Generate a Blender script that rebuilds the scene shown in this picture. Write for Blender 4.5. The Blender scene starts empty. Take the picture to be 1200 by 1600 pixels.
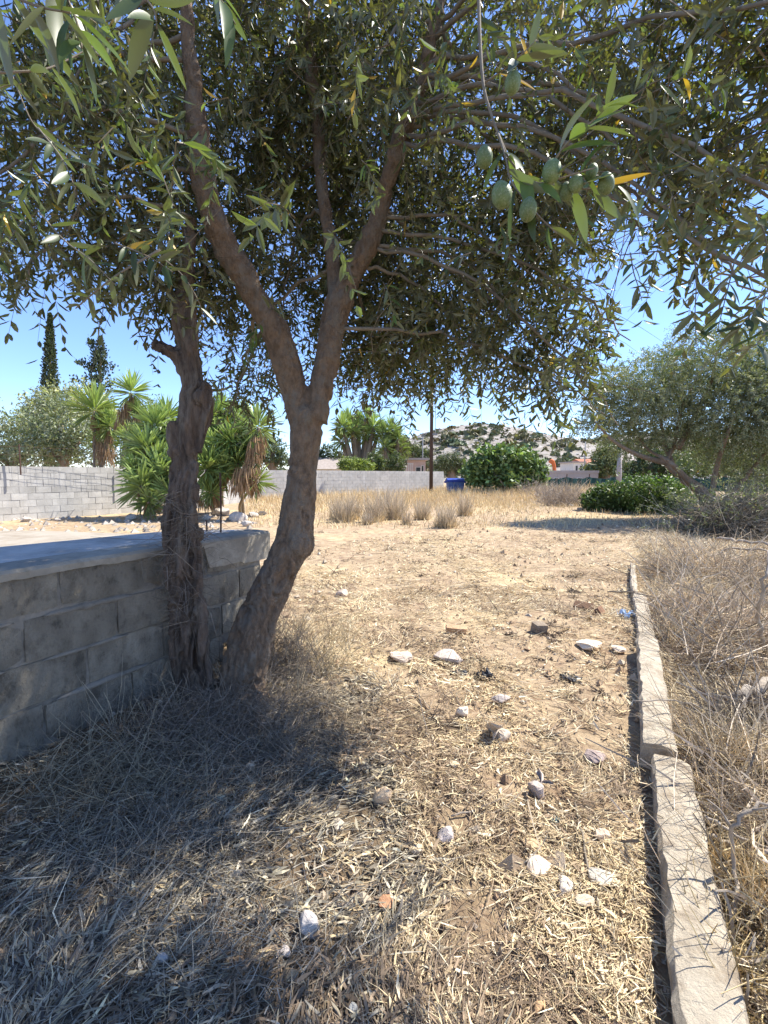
import bpy, bmesh, math, random
import numpy as np
from mathutils import Vector, Matrix, noise as mnoise
from math import radians, sin, cos, tan, pi

random.seed(7)
RNG = np.random.default_rng(11)
scene = bpy.context.scene
COL = scene.collection

# ------------------------------------------------------------------ camera, sky, sun
CAM_H = 1.3
PITCH = math.atan(58 / 720)
cd = bpy.data.cameras.new('camera')
cam = bpy.data.objects.new('camera', cd)
COL.objects.link(cam)
cam.location = (0, 0, CAM_H)
cam.rotation_euler = (radians(90) - PITCH, 0, 0)
cd.sensor_fit = 'VERTICAL'
cd.sensor_height = 36
cd.sensor_width = 27
cd.lens = 720 / 1600 * 36
cd.clip_start = 0.02
cd.clip_end = 3000
scene.camera = cam

SUN_DIR = Vector((0.90, 0.36, 0)).normalized()
SUN_EL = radians(53)
sd = Vector((SUN_DIR.x * cos(SUN_EL), SUN_DIR.y * cos(SUN_EL), sin(SUN_EL)))
w = bpy.data.worlds.new('World')
scene.world = w
w.use_nodes = True
nt = w.node_tree
nt.nodes.clear()
sky = nt.nodes.new('ShaderNodeTexSky')
sky.sky_type = 'NISHITA'
sky.sun_disc = False
sky.sun_elevation = SUN_EL
sky.sun_rotation = math.atan2(sd.x, sd.y)
sky.altitude = 100
sky.air_density = 0.9
sky.dust_density = 0.05
sky.ozone_density = 7.5
bg = nt.nodes.new('ShaderNodeBackground')
bg.inputs[1].default_value = 0.148
wo = nt.nodes.new('ShaderNodeOutputWorld')
tint = nt.nodes.new('ShaderNodeMix')
tint.data_type = 'RGBA'
tint.blend_type = 'MULTIPLY'
tint.inputs[0].default_value = 1.0
tint.inputs[7].default_value = (1.03, 0.95, 0.985, 1)
nt.links.new(sky.outputs[0], tint.inputs[6])
nt.links.new(tint.outputs[2], bg.inputs[0])
nt.links.new(bg.outputs[0], wo.inputs[0])

sl = bpy.data.lights.new('sun', 'SUN')
sl.energy = 5.0
sl.angle = radians(0.53)
sl.color = (1.0, 0.95, 0.86)
so = bpy.data.objects.new('sun', sl)
COL.objects.link(so)
so.rotation_euler = sd.to_track_quat('Z', 'Y').to_euler()

vs = scene.view_settings
vs.view_transform = 'Standard'
vs.look = 'None'
vs.exposure = 1.1
vs.gamma = 1
vs.use_curve_mapping = False
scene.cycles.max_bounces = 8
scene.cycles.transparent_max_bounces = 8
scene.cycles.use_denoising = True

# ------------------------------------------------------------------ helpers
def ray(px, py):
    x = (px - 600) / 720.0
    v = (800 - py) / 720.0
    return np.array([x, cos(PITCH) + v * sin(PITCH), -sin(PITCH) + v * cos(PITCH)])

def P(px, py, d):
    r = ray(px, py)
    r = r / r[1] * d
    return np.array([r[0], r[1], r[2] + CAM_H])

def G(px, py, z=0.0):
    r = ray(px, py)
    t = (z - CAM_H) / r[2]
    return np.array([r[0] * t, r[1] * t, z])

def hash3(ix, iy, iz):
    n = (ix * 374761393 + iy * 668265263 + iz * 1274126177) & 0xffffffff
    n = ((n ^ (n >> 13)) * 1274126177) & 0xffffffff
    n = (n ^ (n >> 16)) & 0xffffff
    return n / float(0xffffff)

def vn(p):
    """value noise for an (N,3) array, result -1..1"""
    p = np.asarray(p, float)
    i = np.floor(p).astype(np.int64)
    f = p - i
    f = f * f * (3 - 2 * f)
    out = 0
    for dx in (0, 1):
        for dy in (0, 1):
            for dz in (0, 1):
                wgt = (f[:, 0] if dx else 1 - f[:, 0]) * (f[:, 1] if dy else 1 - f[:, 1]) * (f[:, 2] if dz else 1 - f[:, 2])
                out = out + wgt * hash3(i[:, 0] + dx, i[:, 1] + dy, i[:, 2] + dz)
    return out * 2 - 1

def fbm(p, octv=4, seed=0.0):
    p = np.asarray(p, float) + seed * 17.31
    a, s, out = 1.0, 1.0, 0
    for _ in range(octv):
        out = out + a * vn(p * s)
        s *= 2.03
        a *= 0.5
    return out

def sstep(a, b, x):
    t = np.clip((x - a) / (b - a), 0, 1)
    return t * t * (3 - 2 * t)

WALL0 = np.array([-1.54, 1.85])
WDIR = np.array([0.4856, 0.8742])
WNRM = np.array([0.8742, -0.4856])          # out of the wall towards the yard

def kerb_x(y):
    return 0.140 + 0.521 * y

def height(x, y):
    x = np.asarray(x, float)
    y = np.asarray(y, float)
    p = np.stack([x, y, x * 0 + 3.3], -1)
    near = 1 - sstep(9, 22, y)
    h = 0.022 * fbm(p * 1.3, 3) * near + 0.008 * fbm(p * 7, 2, 2) * near
    h = h + 0.05 * fbm(p * 0.25, 2, 5) * sstep(4, 12, y)
    # litter heaped against the wall and around the trunks
    dist = (x - WALL0[0]) * WNRM[0] + (y - WALL0[1]) * WNRM[1]
    along = (x - WALL0[0]) * WDIR[0] + (y - WALL0[1]) * WDIR[1]
    h = h + 0.11 * np.exp(-(dist / 0.55) ** 2) * (1 - sstep(1.5, 2.2, along))
    h = h + 0.07 * np.exp(-((x + 0.75) ** 2 + (y - 2.5) ** 2) / 0.25)
    # uneven ground beyond the kerb
    kd = x - kerb_x(y)
    h = h + 0.05 * sstep(0.15, 0.6, kd) * (1 - sstep(6, 9, y))
    # slight rise towards the back right
    h = h + 0.25 * sstep(11, 26, y) * sstep(1.0, 6.0, x) * (1 - sstep(60, 120, y))
    return h

def hz(x, y):
    return float(height(np.array([x]), np.array([y]))[0])

def on_ground(px, py, dz=0.0):
    g = G(px, py)
    for _ in range(6):
        g = G(px, py, hz(g[0], g[1]))
    return np.array([g[0], g[1], hz(g[0], g[1]) + dz])

def mesh_np(name, verts, faces, mats, smooth=False, cols=None, mat_idx=None):
    verts = np.asarray(verts, np.float32)
    faces = np.asarray(faces, np.int32)
    me = bpy.data.meshes.new(name)
    k = faces.shape[1]
    me.vertices.add(len(verts))
    me.vertices.foreach_set('co', verts.ravel())
    me.loops.add(faces.size)
    me.loops.foreach_set('vertex_index', faces.ravel())
    me.polygons.add(len(faces))
    me.polygons.foreach_set('loop_start', np.arange(len(faces), dtype=np.int32) * k)
    try:
        me.polygons.foreach_set('loop_total', np.full(len(faces), k, np.int32))
    except Exception:
        pass
    me.polygons.foreach_set('use_smooth', np.full(len(faces), bool(smooth)))
    for m in (mats if isinstance(mats, (list, tuple)) else [mats]):
        me.materials.append(m)
    if mat_idx is not None:
        me.polygons.foreach_set('material_index', np.asarray(mat_idx, np.int32))
    if cols is not None:
        a = me.color_attributes.new('Col', 'FLOAT_COLOR', 'POINT')
        c = np.ones((len(verts), 4), np.float32)
        c[:, :3] = cols
        a.data.foreach_set('color', c.ravel())
    me.update()
    me.validate()
    return me

def add(name, me, parent=None, **tags):
    o = bpy.data.objects.new(name, me)
    COL.objects.link(o)
    if parent is not None:
        o.parent = parent
    for k, v in tags.items():
        if v is not None:
            o[k] = v
    return o

def thing(name, loc, label, cat, group=None, rz=0.0):
    o = bpy.data.objects.new(name, None)
    COL.objects.link(o)
    o.location = tuple(float(v) for v in loc)
    o.rotation_euler[2] = rz
    o.empty_display_size = 0.1
    o['label'] = label
    o['category'] = cat
    if group:
        o['group'] = group
    return o

def part(name, me, root, **tags):
    """mesh built in world coordinates, made a child of root (root unrotated)"""
    o = add(name, me, root, **tags)
    if root is not None:
        bpy.context.view_layer.update() if False else None
        o.location = tuple(-v for v in root_world(root))
    return o

def root_world(o):
    v = Vector((0, 0, 0))
    while o is not None:
        v = v + o.location
        o = o.parent
    return v

class MB:
    """collects quads/tris of mixed kinds"""
    def __init__(s):
        s.v, s.f, s.c = [], [], []
        s.n = 0
    def raw(s, v, f, c=None):
        v = np.asarray(v, float)
        s.v.append(v)
        s.f += [tuple(int(i) + s.n for i in q) for q in f]
        s.c.append(np.broadcast_to(np.asarray(c if c is not None else (1, 1, 1), float), (len(v), 3)))
        s.n += len(v)
    def box(s, c0, c1, c=None):
        x0, y0, z0 = c0
        x1, y1, z1 = c1
        v = [(x0, y0, z0), (x1, y0, z0), (x1, y1, z0), (x0, y1, z0), (x0, y0, z1), (x1, y0, z1), (x1, y1, z1), (x0, y1, z1)]
        s.raw(v, [(0, 3, 2, 1), (4, 5, 6, 7), (0, 1, 5, 4), (1, 2, 6, 5), (2, 3, 7, 6), (3, 0, 4, 7)], c)
    def tube(s, pts, rad, sides=8, c=None, cap=True):
        v, f = tube(pts, rad, sides, cap)
        s.raw(v, f, c)
    def mesh(s, name, mats, smooth=False, col=False):
        me = bpy.data.meshes.new(name)
        me.from_pydata(np.concatenate(s.v).tolist(), [], s.f)
        for m in (mats if isinstance(mats, (list, tuple)) else [mats]):
            me.materials.append(m)
        if smooth:
            me.polygons.foreach_set('use_smooth', np.ones(len(me.polygons), bool))
        if col:
            a = me.color_attributes.new('Col', 'FLOAT_COLOR', 'POINT')
            c = np.ones((s.n, 4), np.float32)
            c[:, :3] = np.concatenate(s.c)
            a.data.foreach_set('color', c.ravel())
        me.update()
        return me

def tube(pts, rad, sides=8, cap=True):
    pts = np.asarray(pts, float)
    n = len(pts)
    rad = np.broadcast_to(np.asarray(rad, float), (n,))
    tan_ = np.gradient(pts, axis=0)
    tan_ /= np.linalg.norm(tan_, axis=1)[:, None] + 1e-9
    a = np.array([1.0, 0, 0]) if abs(tan_[0][0]) < 0.8 else np.array([0, 1.0, 0])
    v = []
    for i in range(n):
        t = tan_[i]
        a = a - t * a.dot(t)
        a /= np.linalg.norm(a) + 1e-9
        b = np.cross(t, a)
        for k in range(sides):
            th = 2 * pi * k / sides
            v.append(pts[i] + rad[i] * (a * cos(th) + b * sin(th)))
    f = []
    for i in range(n - 1):
        for k in range(sides):
            k2 = (k + 1) % sides
            f.append((i * sides + k, i * sides + k2, (i + 1) * sides + k2, (i + 1) * sides + k))
    if cap:
        f.append(tuple(range(sides))[::-1])
        f.append(tuple((n - 1) * sides + k for k in range(sides)))
    return np.array(v), f

def smooth_path(pts, n=20):
    """Catmull-Rom through rows of any width"""
    pts = np.asarray(pts, float)
    p = np.vstack([2 * pts[0] - pts[1], pts, 2 * pts[-1] - pts[-2]])
    out = []
    m = len(pts) - 1
    for j in range(n + 1):
        u = j / n * m
        i = min(int(u), m - 1)
        t = u - i
        a, b, c, d = p[i], p[i + 1], p[i + 2], p[i + 3]
        out.append(0.5 * ((2 * b) + (-a + c) * t + (2 * a - 5 * b + 4 * c - d) * t * t + (-a + 3 * b - 3 * c + d) * t ** 3))
    return np.array(out)

# ------------------------------------------------------------------ materials
def mat(name, base, rough=0.85, var=0.25, scale=8.0, bump=0.3, bscale=40.0, col2=None, attr=False, spec=0.3, rand=0.0,
        metallic=0.0, detail=6, bdist=0.01, stretch=(1, 1, 1), transl=0.0, dark=None, dscale=2.0):
    m = bpy.data.materials.new(name)
    m.use_nodes = True
    t = m.node_tree
    N, L = t.nodes, t.links
    N.clear()
    out = N.new('ShaderNodeOutputMaterial')
    b = N.new('ShaderNodeBsdfPrincipled')
    b.inputs['Roughness'].default_value = rough
    b.inputs['Specular IOR Level'].default_value = spec
    b.inputs['Metallic'].default_value = metallic
    tc = N.new('ShaderNodeTexCoord')
    mp = N.new('ShaderNodeMapping')
    mp.inputs['Scale'].default_value = stretch
    L.new(tc.outputs['Object'], mp.inputs['Vector'])
    vec = mp.outputs['Vector']
    if rand > 0:
        oi = N.new('ShaderNodeObjectInfo')
        va = N.new('ShaderNodeVectorMath')
        va.operation = 'ADD'
        mu = N.new('ShaderNodeVectorMath')
        mu.operation = 'SCALE'
        mu.inputs['Scale'].default_value = 37.0
        cb = N.new('ShaderNodeCombineXYZ')
        L.new(oi.outputs['Random'], cb.inputs[0])
        L.new(oi.outputs['Random'], cb.inputs[1])
        L.new(cb.outputs[0], mu.inputs[0])
        L.new(mp.outputs['Vector'], va.inputs[0])
        L.new(mu.outputs[0], va.inputs[1])
        vec = va.outputs[0]
    n1 = N.new('ShaderNodeTexNoise')
    n1.inputs['Scale'].default_value = scale
    n1.inputs['Detail'].default_value = detail
    n1.inputs['Roughness'].default_value = 0.65
    L.new(vec, n1.inputs['Vector'])
    if col2 is None:
        col2 = tuple(c * (1 - var) for c in base)
        base = tuple(min(1, c * (1 + var)) for c in base)
    ramp = N.new('ShaderNodeMapRange')
    ramp.inputs['From Min'].default_value = 0.3
    ramp.inputs['From Max'].default_value = 0.7
    L.new(n1.outputs['Fac'], ramp.inputs['Value'])
    mx = N.new('ShaderNodeMix')
    mx.data_type = 'RGBA'
    mx.inputs[6].default_value = (*col2, 1)
    mx.inputs[7].default_value = (*base, 1)
    L.new(ramp.outputs[0], mx.inputs[0])
    c = mx.outputs[2]
    if dark is not None:
        n2 = N.new('ShaderNodeTexNoise')
        n2.inputs['Scale'].default_value = dscale
        n2.inputs['Detail'].default_value = 8
        n2.inputs['Roughness'].default_value = 0.7
        L.new(vec, n2.inputs['Vector'])
        r2 = N.new('ShaderNodeMapRange')
        r2.inputs['From Min'].default_value = 0.48
        r2.inputs['From Max'].default_value = 0.64
        L.new(n2.outputs['Fac'], r2.inputs['Value'])
        m2 = N.new('ShaderNodeMix')
        m2.data_type = 'RGBA'
        m2.inputs[7].default_value = (*dark, 1)
        L.new(r2.outputs[0], m2.inputs[0])
        L.new(c, m2.inputs[6])
        c = m2.outputs[2]
    if attr:
        at = N.new('ShaderNodeAttribute')
        at.attribute_name = 'Col'
        m3 = N.new('ShaderNodeMix')
        m3.data_type = 'RGBA'
        m3.blend_type = 'MULTIPLY'
        m3.inputs[0].default_value = 1
        L.new(c, m3.inputs[6])
        L.new(at.outputs['Color'], m3.inputs[7])
        c = m3.outputs[2]
    if rand > 0:
        hs = N.new('ShaderNodeHueSaturation')
        r3 = N.new('ShaderNodeMapRange')
        r3.inputs['To Min'].default_value = 1 - rand
        r3.inputs['To Max'].default_value = 1 + rand
        L.new(oi.outputs['Random'], r3.inputs['Value'])
        L.new(r3.outputs[0], hs.inputs['Value'])
        L.new(c, hs.inputs['Color'])
        c = hs.outputs[0]
    L.new(c, b.inputs['Base Color'])
    if bump > 0:
        nb = N.new('ShaderNodeTexNoise')
        nb.inputs['Scale'].default_value = bscale
        nb.inputs['Detail'].default_value = 8
        nb.inputs['Roughness'].default_value = 0.7
        L.new(vec, nb.inputs['Vector'])
        bp = N.new('ShaderNodeBump')
        bp.inputs['Strength'].default_value = bump
        bp.inputs['Distance'].default_value = bdist
        L.new(nb.outputs['Fac'], bp.inputs['Height'])
        L.new(bp.outputs[0], b.inputs['Normal'])
    sh = b.outputs[0]
    if transl > 0:
        tr = N.new('ShaderNodeBsdfTranslucent')
        L.new(c, tr.inputs['Color'])
        ms = N.new('ShaderNodeMixShader')
        ms.inputs[0].default_value = transl
        L.new(sh, ms.inputs[1])
        L.new(tr.outputs[0], ms.inputs[2])
        sh = ms.outputs[0]
    L.new(sh, out.inputs[0])
    return m

def leaf_mat(name, under=(0.24, 0.245, 0.16), under_f=0.75, rough=0.42, transl=0.36, tint=(1.25, 1.3, 0.55), spec=0.5):
    m = bpy.data.materials.new(name)
    m.use_nodes = True
    t = m.node_tree
    N, L = t.nodes, t.links
    N.clear()
    out = N.new('ShaderNodeOutputMaterial')
    b = N.new('ShaderNodeBsdfPrincipled')
    b.inputs['Specular IOR Level'].default_value = spec
    b.inputs['Roughness'].default_value = rough
    at = N.new('ShaderNodeAttribute')
    at.attribute_name = 'Col'
    oi = N.new('ShaderNodeObjectInfo')
    hs = N.new('ShaderNodeHueSaturation')
    r3 = N.new('ShaderNodeMapRange')
    r3.inputs['To Min'].default_value = 0.8
    r3.inputs['To Max'].default_value = 1.2
    L.new(oi.outputs['Random'], r3.inputs['Value'])
    L.new(r3.outputs[0], hs.inputs['Value'])
    L.new(at.outputs['Color'], hs.inputs['Color'])
    ge = N.new('ShaderNodeNewGeometry')
    f = N.new('ShaderNodeMath')
    f.operation = 'MULTIPLY'
    f.inputs[1].default_value = under_f
    L.new(ge.outputs['Backfacing'], f.inputs[0])
    mx = N.new('ShaderNodeMix')
    mx.data_type = 'RGBA'
    mx.inputs[7].default_value = (*under, 1)
    L.new(f.outputs[0], mx.inputs[0])
    L.new(hs.outputs[0], mx.inputs[6])
    L.new(mx.outputs[2], b.inputs['Base Color'])
    tr = N.new('ShaderNodeBsdfTranslucent')
    m3 = N.new('ShaderNodeMix')
    m3.data_type = 'RGBA'
    m3.blend_type = 'MULTIPLY'
    m3.inputs[0].default_value = 1
    m3.inputs[7].default_value = (*tint, 1)
    L.new(at.outputs['Color'], m3.inputs[6])
    L.new(m3.outputs[2], tr.inputs['Color'])
    ms = N.new('ShaderNodeMixShader')
    ms.inputs[0].default_value = transl
    L.new(b.outputs[0], ms.inputs[1])
    L.new(tr.outputs[0], ms.inputs[2])
    L.new(ms.outputs[0], out.inputs[0])
    return m

M = {}
M['ground'] = mat('dry_soil', (0.50, 0.415, 0.275), 0.95, scale=5, col2=(0.30, 0.23, 0.14), bump=0.9, bscale=45, bdist=0.02,
                  attr=True, dark=(0.24, 0.17, 0.11), dscale=7)
M['straw'] = mat('straw', (1, 1, 1), 0.7, var=0.0, scale=3, bump=0, attr=True, transl=0.12, spec=0.3)
M['concrete'] = mat('weathered_concrete', (0.44, 0.395, 0.32), 0.9, scale=14, col2=(0.25, 0.22, 0.17), bump=0.6, bscale=60, dark=(0.16, 0.145, 0.12), dscale=3.5, bdist=0.006)
M['kerb'] = mat('kerb_concrete', (0.54, 0.47, 0.36), 0.92, scale=14, col2=(0.38, 0.32, 0.235), bump=1.0, bscale=60, dark=(0.30, 0.24, 0.17), dscale=11, bdist=0.014)
M['block'] = mat('grey_block', (0.47, 0.415, 0.32), 0.95, scale=22, col2=(0.20, 0.172, 0.13), bump=1.0, bscale=110, rand=0.16, dark=(0.15, 0.13, 0.10), dscale=11, bdist=0.02, stretch=(1, 1, 0.6), detail=10)
M['mortar'] = mat('mortar', (0.27, 0.24, 0.195), 0.95, scale=12, bump=0.8, bscale=60, bdist=0.01, dark=(0.17, 0.15, 0.12), dscale=6)
M['farblock'] = mat('pale_block', (0.45, 0.435, 0.41), 0.95, scale=3, col2=(0.33, 0.315, 0.285), bump=0.4, bscale=30, rand=0.12, dark=(0.50, 0.48, 0.44), dscale=1.2)
M['farmortar'] = mat('pale_mortar', (0.36, 0.34, 0.31), 0.95, scale=3, bump=0.4, bscale=30)
M['bark'] = mat('olive_bark', (0.42, 0.295, 0.195), 0.9, scale=30, col2=(0.16, 0.11, 0.072), bump=1.0, bscale=55, dark=(0.30, 0.255, 0.20),
                dscale=14, bdist=0.05, stretch=(1, 1, 0.6), detail=9)
M['oldbark'] = mat('old_grey_bark', (0.30, 0.22, 0.165), 0.95, scale=24, col2=(0.05, 0.038, 0.03), bump=1.0, bscale=45, dark=(0.30, 0.25, 0.195),
                   dscale=14, bdist=0.05, stretch=(1, 1, 0.22), detail=9)
M['twig'] = mat('twig_bark', (0.21, 0.175, 0.13), 0.9, scale=20, bump=0.3, bscale=100)
M['olive_leaf'] = leaf_mat('olive_leaf')
M['silver_leaf'] = leaf_mat('silver_leaf', under=(0.34, 0.35, 0.25), under_f=0.7, rough=0.5, transl=0.3)
M['green_leaf'] = leaf_mat('green_leaf', under=(0.10, 0.14, 0.05), under_f=0.4, rough=0.5, transl=0.25)
M['yucca_leaf'] = leaf_mat('yucca_leaf', under=(0.10, 0.14, 0.05), under_f=0.2, rough=0.45, transl=0.2)
M['olive_fruit'] = mat('olive_fruit', (0.15, 0.21, 0.07), 0.5, scale=3, col2=(0.10, 0.135, 0.05), bump=0.15, bscale=9, bdist=0.1, spec=0.35, dark=(0.21, 0.25, 0.14), dscale=5, rand=.15)
M['rock'] = mat('pale_limestone', (0.50, 0.47, 0.43), 0.9, scale=9, col2=(0.36, 0.33, 0.29), bump=0.8, bscale=40, attr=True, bdist=0.01)
M['brick'] = mat('broken_brick', (0.34, 0.20, 0.12), 0.95, scale=20, bump=0.8, bscale=60, attr=True)
M['dark'] = mat('black_plastic', (0.03, 0.03, 0.033), 0.5, var=0.3, scale=10, bump=0.5, bscale=30)
M['blue'] = mat('blue_plastic', (0.025, 0.055, 0.30), 0.5, var=0.2, scale=3, bump=0.1)
M['blueworn'] = mat('worn_blue_plastic', (0.10, 0.16, 0.36), 0.7, var=0.3, scale=5, bump=0.2)
M['rust'] = mat('rusty_iron', (0.09, 0.05, 0.035), 0.8, var=0.4, scale=40, bump=0.5, bscale=90)
M['pole'] = mat('pole_wood', (0.085, 0.055, 0.04), 0.9, var=0.3, scale=10, bump=0.5, bscale=30, stretch=(1, 1, 0.1))
M['metalpole'] = mat('grey_metal', (0.25, 0.25, 0.25), 0.5, var=0.1, scale=5, bump=0)
M['net'] = mat('green_net', (0.018, 0.06, 0.055), 0.9, var=0.3, scale=4, bump=0.3, bscale=15)
M['white'] = mat('white_render', (0.66, 0.62, 0.56), 0.9, var=0.08, scale=2, bump=0.2)
M['pink'] = mat('pink_render', (0.50, 0.36, 0.31), 0.9, var=0.12, scale=2, bump=0.2)
M['greywall'] = mat('grey_render', (0.37, 0.33, 0.31), 0.9, var=0.1, scale=1, bump=0.2)
M['roof'] = mat('grey_roof_tile', (0.33, 0.28, 0.24), 0.9, var=0.2, scale=4, bump=0.4)
M['redroof'] = mat('red_roof_tile', (0.42, 0.16, 0.09), 0.9, var=0.2, scale=4, bump=0.4)
M['glass'] = mat('window_dark', (0.035, 0.04, 0.045), 0.15, var=0.1, bump=0)
M['orange'] = mat('orange_paint', (0.60, 0.15, 0.04), 0.7, var=0.15, bump=0.1)
M['scrub'] = leaf_mat('hill_scrub', under=(0.05, 0.06, 0.03), under_f=0.2, rough=0.8, transl=0.1)
M['bleached'] = mat('bleached_wood', (0.46, 0.40, 0.32), 0.9, scale=10, col2=(0.25, 0.20, 0.155), bump=0.7, bscale=60, stretch=(1, 1, 1))

# ------------------------------------------------------------------ ground and hill
def nonuni(lo, hi, near, n):
    u = np.linspace(0, 1, n)
    return lo + (hi - lo) * (np.exp(near * u) - 1) / (np.exp(near) - 1)

def build_ground():
    ys = np.concatenate([np.linspace(-6, 0.5, 30), nonuni(0.52, 2500, 8.4, 300)])
    xr = nonuni(0.0, 1200, 8.0, 130)
    xs = np.concatenate([-xr[::-1], xr[1:]])
    X, Y = np.meshgrid(xs, ys)
    # keep columns dense in the near field
    Z = height(X.ravel(), Y.ravel())
    v = np.stack([X.ravel(), Y.ravel(), Z], 1)
    nx, ny = len(xs), len(ys)
    i = (np.arange(ny - 1)[:, None] * nx + np.arange(nx - 1)[None]).ravel()
    f = np.stack([i, i + 1, i + nx + 1, i + nx], 1)
    # dirt colour: paler dry-grass tone in some patches, darker leaf litter under the trees
    p = np.stack([X.ravel(), Y.ravel(), X.ravel() * 0], 1)
    n1 = fbm(p * 0.6, 4, 1)
    pale = sstep(-0.1, 0.9, n1)[:, None]
    base = (1 - pale) * np.array([0.98, 0.90, 0.86]) + pale * np.array([1.25, 1.2, 1.05])
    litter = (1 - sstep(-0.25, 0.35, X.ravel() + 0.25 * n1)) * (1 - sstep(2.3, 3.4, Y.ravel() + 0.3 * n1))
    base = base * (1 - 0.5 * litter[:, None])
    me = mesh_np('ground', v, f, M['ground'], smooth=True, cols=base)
    add('ground', me, kind='structure')

build_ground()

RIDGE = [(-600, 733), (300, 736), (480, 738), (560, 730), (600, 705), (630, 690), (655, 679), (685, 671), (720, 666), (750, 667), (780, 672), (815, 679), (850, 685), (885, 692),
         (915, 695), (935, 687), (960, 681), (1000, 675), (1080, 683), (1200, 700), (1500, 715), (2300, 735)]

def hill_z(x, y):
    """height of the hill; ridge line about 260 m away"""
    px = 600 + 720 * x / 260.0
    ry = np.interp(px, [r[0] for r in RIDGE], [r[1] for r in RIDGE])
    top = (742 - ry) / 720.0 * 260 + CAM_H
    s = sstep(95, 262, y) * (1 - 0.7 * sstep(270, 420, y))
    p = np.stack([x, y, x * 0], -1)
    return top * s + (0.9 * fbm(p * 0.035, 4, 9) * 1.2 + 0.35 * fbm(p * 0.2, 2, 4)) * s - 0.6

def build_hill():
    xs = np.linspace(-330, 560, 260)
    ys = np.linspace(80, 430, 110)
    X, Y = np.meshgrid(xs, ys)
    x, y = X.ravel(), Y.ravel()
    z = hill_z(x, y)
    nx, ny = len(xs), len(ys)
    i = (np.arange(ny - 1)[:, None] * nx + np.arange(nx - 1)[None]).ravel()
    f = np.stack([i, i + 1, i + nx + 1, i + nx], 1)
    m = mat('hill_rock_and_grass', (0.38, 0.35, 0.33), 0.95, scale=0.22, col2=(0.25, 0.21, 0.16), bump=1.0, bscale=0.6, bdist=0.8, dark=(0.13, 0.125, 0.08), dscale=0.16)
    add('hill', mesh_np('hill', np.stack([x, y, z], 1), f, m, smooth=True), kind='structure')
    # scrub: several thousand small dark bushes of leaf clumps, nobody could count them
    n = 2000
    bx = RNG.uniform(-60, 190, n * 3)
    by = RNG.uniform(110, 300, n * 3)
    keep = fbm(np.stack([bx, by, bx * 0], 1) * 0.05, 3, 6) > -0.25
    bx, by = bx[keep][:n], by[keep][:n]
    n = len(bx)
    br = RNG.gamma(2.2, 0.30, n) + 0.3
    bz = hill_z(bx, by)
    K = 22
    th = RNG.uniform(0, 2 * pi, (n, K))
    ph = np.arccos(RNG.uniform(0.0, 1, (n, K)))
    rr = br[:, None] * RNG.uniform(0.75, 1.1, (n, K))
    c = np.stack([bx[:, None] + rr * np.sin(ph) * np.cos(th) * 1.25, by[:, None] + rr * np.sin(ph) * np.sin(th) * 1.25, bz[:, None] + rr * np.cos(ph) * 0.9], -1).reshape(-1, 3)
    s = np.repeat(br * 0.62, K)
    a = RNG.normal(size=(len(c), 3)); a /= np.linalg.norm(a, axis=1)[:, None]
    b = RNG.normal(size=(len(c), 3)); b -= a * (a * b).sum(1)[:, None]; b /= np.linalg.norm(b, axis=1)[:, None]
    v = np.stack([c - a * s[:, None], c + b * s[:, None] * 0.7, c + a * s[:, None], c - b * s[:, None] * 0.7], 1).reshape(-1, 3)
    f = np.arange(len(v)).reshape(-1, 4)
    col = np.repeat(RNG.uniform(0.6, 1.4, n), K * 4)[:, None] * np.array([0.12, 0.135, 0.075])
    col[:, 0] *= np.repeat(RNG.uniform(0.8, 1.5, n), K * 4)
    add('hill_scrub', mesh_np('hill_scrub', v, f, M['scrub'], cols=col), kind='stuff', label='dark green and brown scrub bushes dotted over the rocky hill', category='scrub')
    # pale rock outcrops
    n = 1500
    bx = RNG.uniform(-60, 190, n); by = RNG.uniform(110, 285, n)
    bz = hill_z(bx, by)
    v, f = [], []
    for k in range(n):
        r = random.uniform(0.25, 1.1)
        pts = [(random.gauss(0, 1), random.gauss(0, 1), random.gauss(0, 1)) for _ in range(6)]
        base = np.array([(1, 0, 0), (0, 1, 0), (-1, 0, 0), (0, -1, 0), (0, 0, 0.8), (0, 0, -0.8)]) * r * np.array([1.4, 1.0, 0.7]) + np.array(pts) * 0.2 * r
        o = len(v)
        v += (base + np.array([bx[k], by[k], bz[k]])).tolist()
        for q in ((0, 1, 4), (1, 2, 4), (2, 3, 4), (3, 0, 4), (1, 0, 5), (2, 1, 5), (3, 2, 5), (0, 3, 5)):
            f.append([o + i for i in q])
    me = mesh_np('hill_rocks', v, f, M['rock'], cols=np.ones((len(v), 3)) * 1.05)
    add('hill_rocks', me, kind='stuff', label='pale limestone outcrops scattered over the hillside', category='rocks')

build_hill()

# ------------------------------------------------------------------ leaf builders
def unit(a):
    return a / (np.linalg.norm(a, axis=-1, keepdims=True) + 1e-9)

def leaf_geo(base, d, nrm, length, width, droop=0.12):
    """olive/sword leaf: six points, two quads folded on the midrib"""
    d = unit(d)
    nrm = unit(nrm - d * (nrm * d).sum(1)[:, None])
    s = np.cross(d, nrm)
    L = length[:, None]
    W = width[:, None] * 0.5
    fold = nrm * W * 0.45
    p0 = base
    pl1 = base + d * L * 0.33 + s * W + fold - nrm * L * droop * 0.15
    pl2 = base + d * L * 0.72 + s * W * 0.8 + fold - nrm * L * droop * 0.5
    pt = base + d * L - nrm * L * droop
    pr2 = base + d * L * 0.72 - s * W * 0.8 + fold - nrm * L * droop * 0.5
    pr1 = base + d * L * 0.33 - s * W + fold - nrm * L * droop * 0.15
    v = np.stack([p0, pr1, pr2, pt, pl2, pl1], 1).reshape(-1, 3)
    i = np.arange(len(base))[:, None] * 6
    f = np.concatenate([i + np.array([[0, 1, 2, 3]]), i + np.array([[0, 3, 4, 5]])], 1).reshape(-1, 4)
    return v, f

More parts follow.
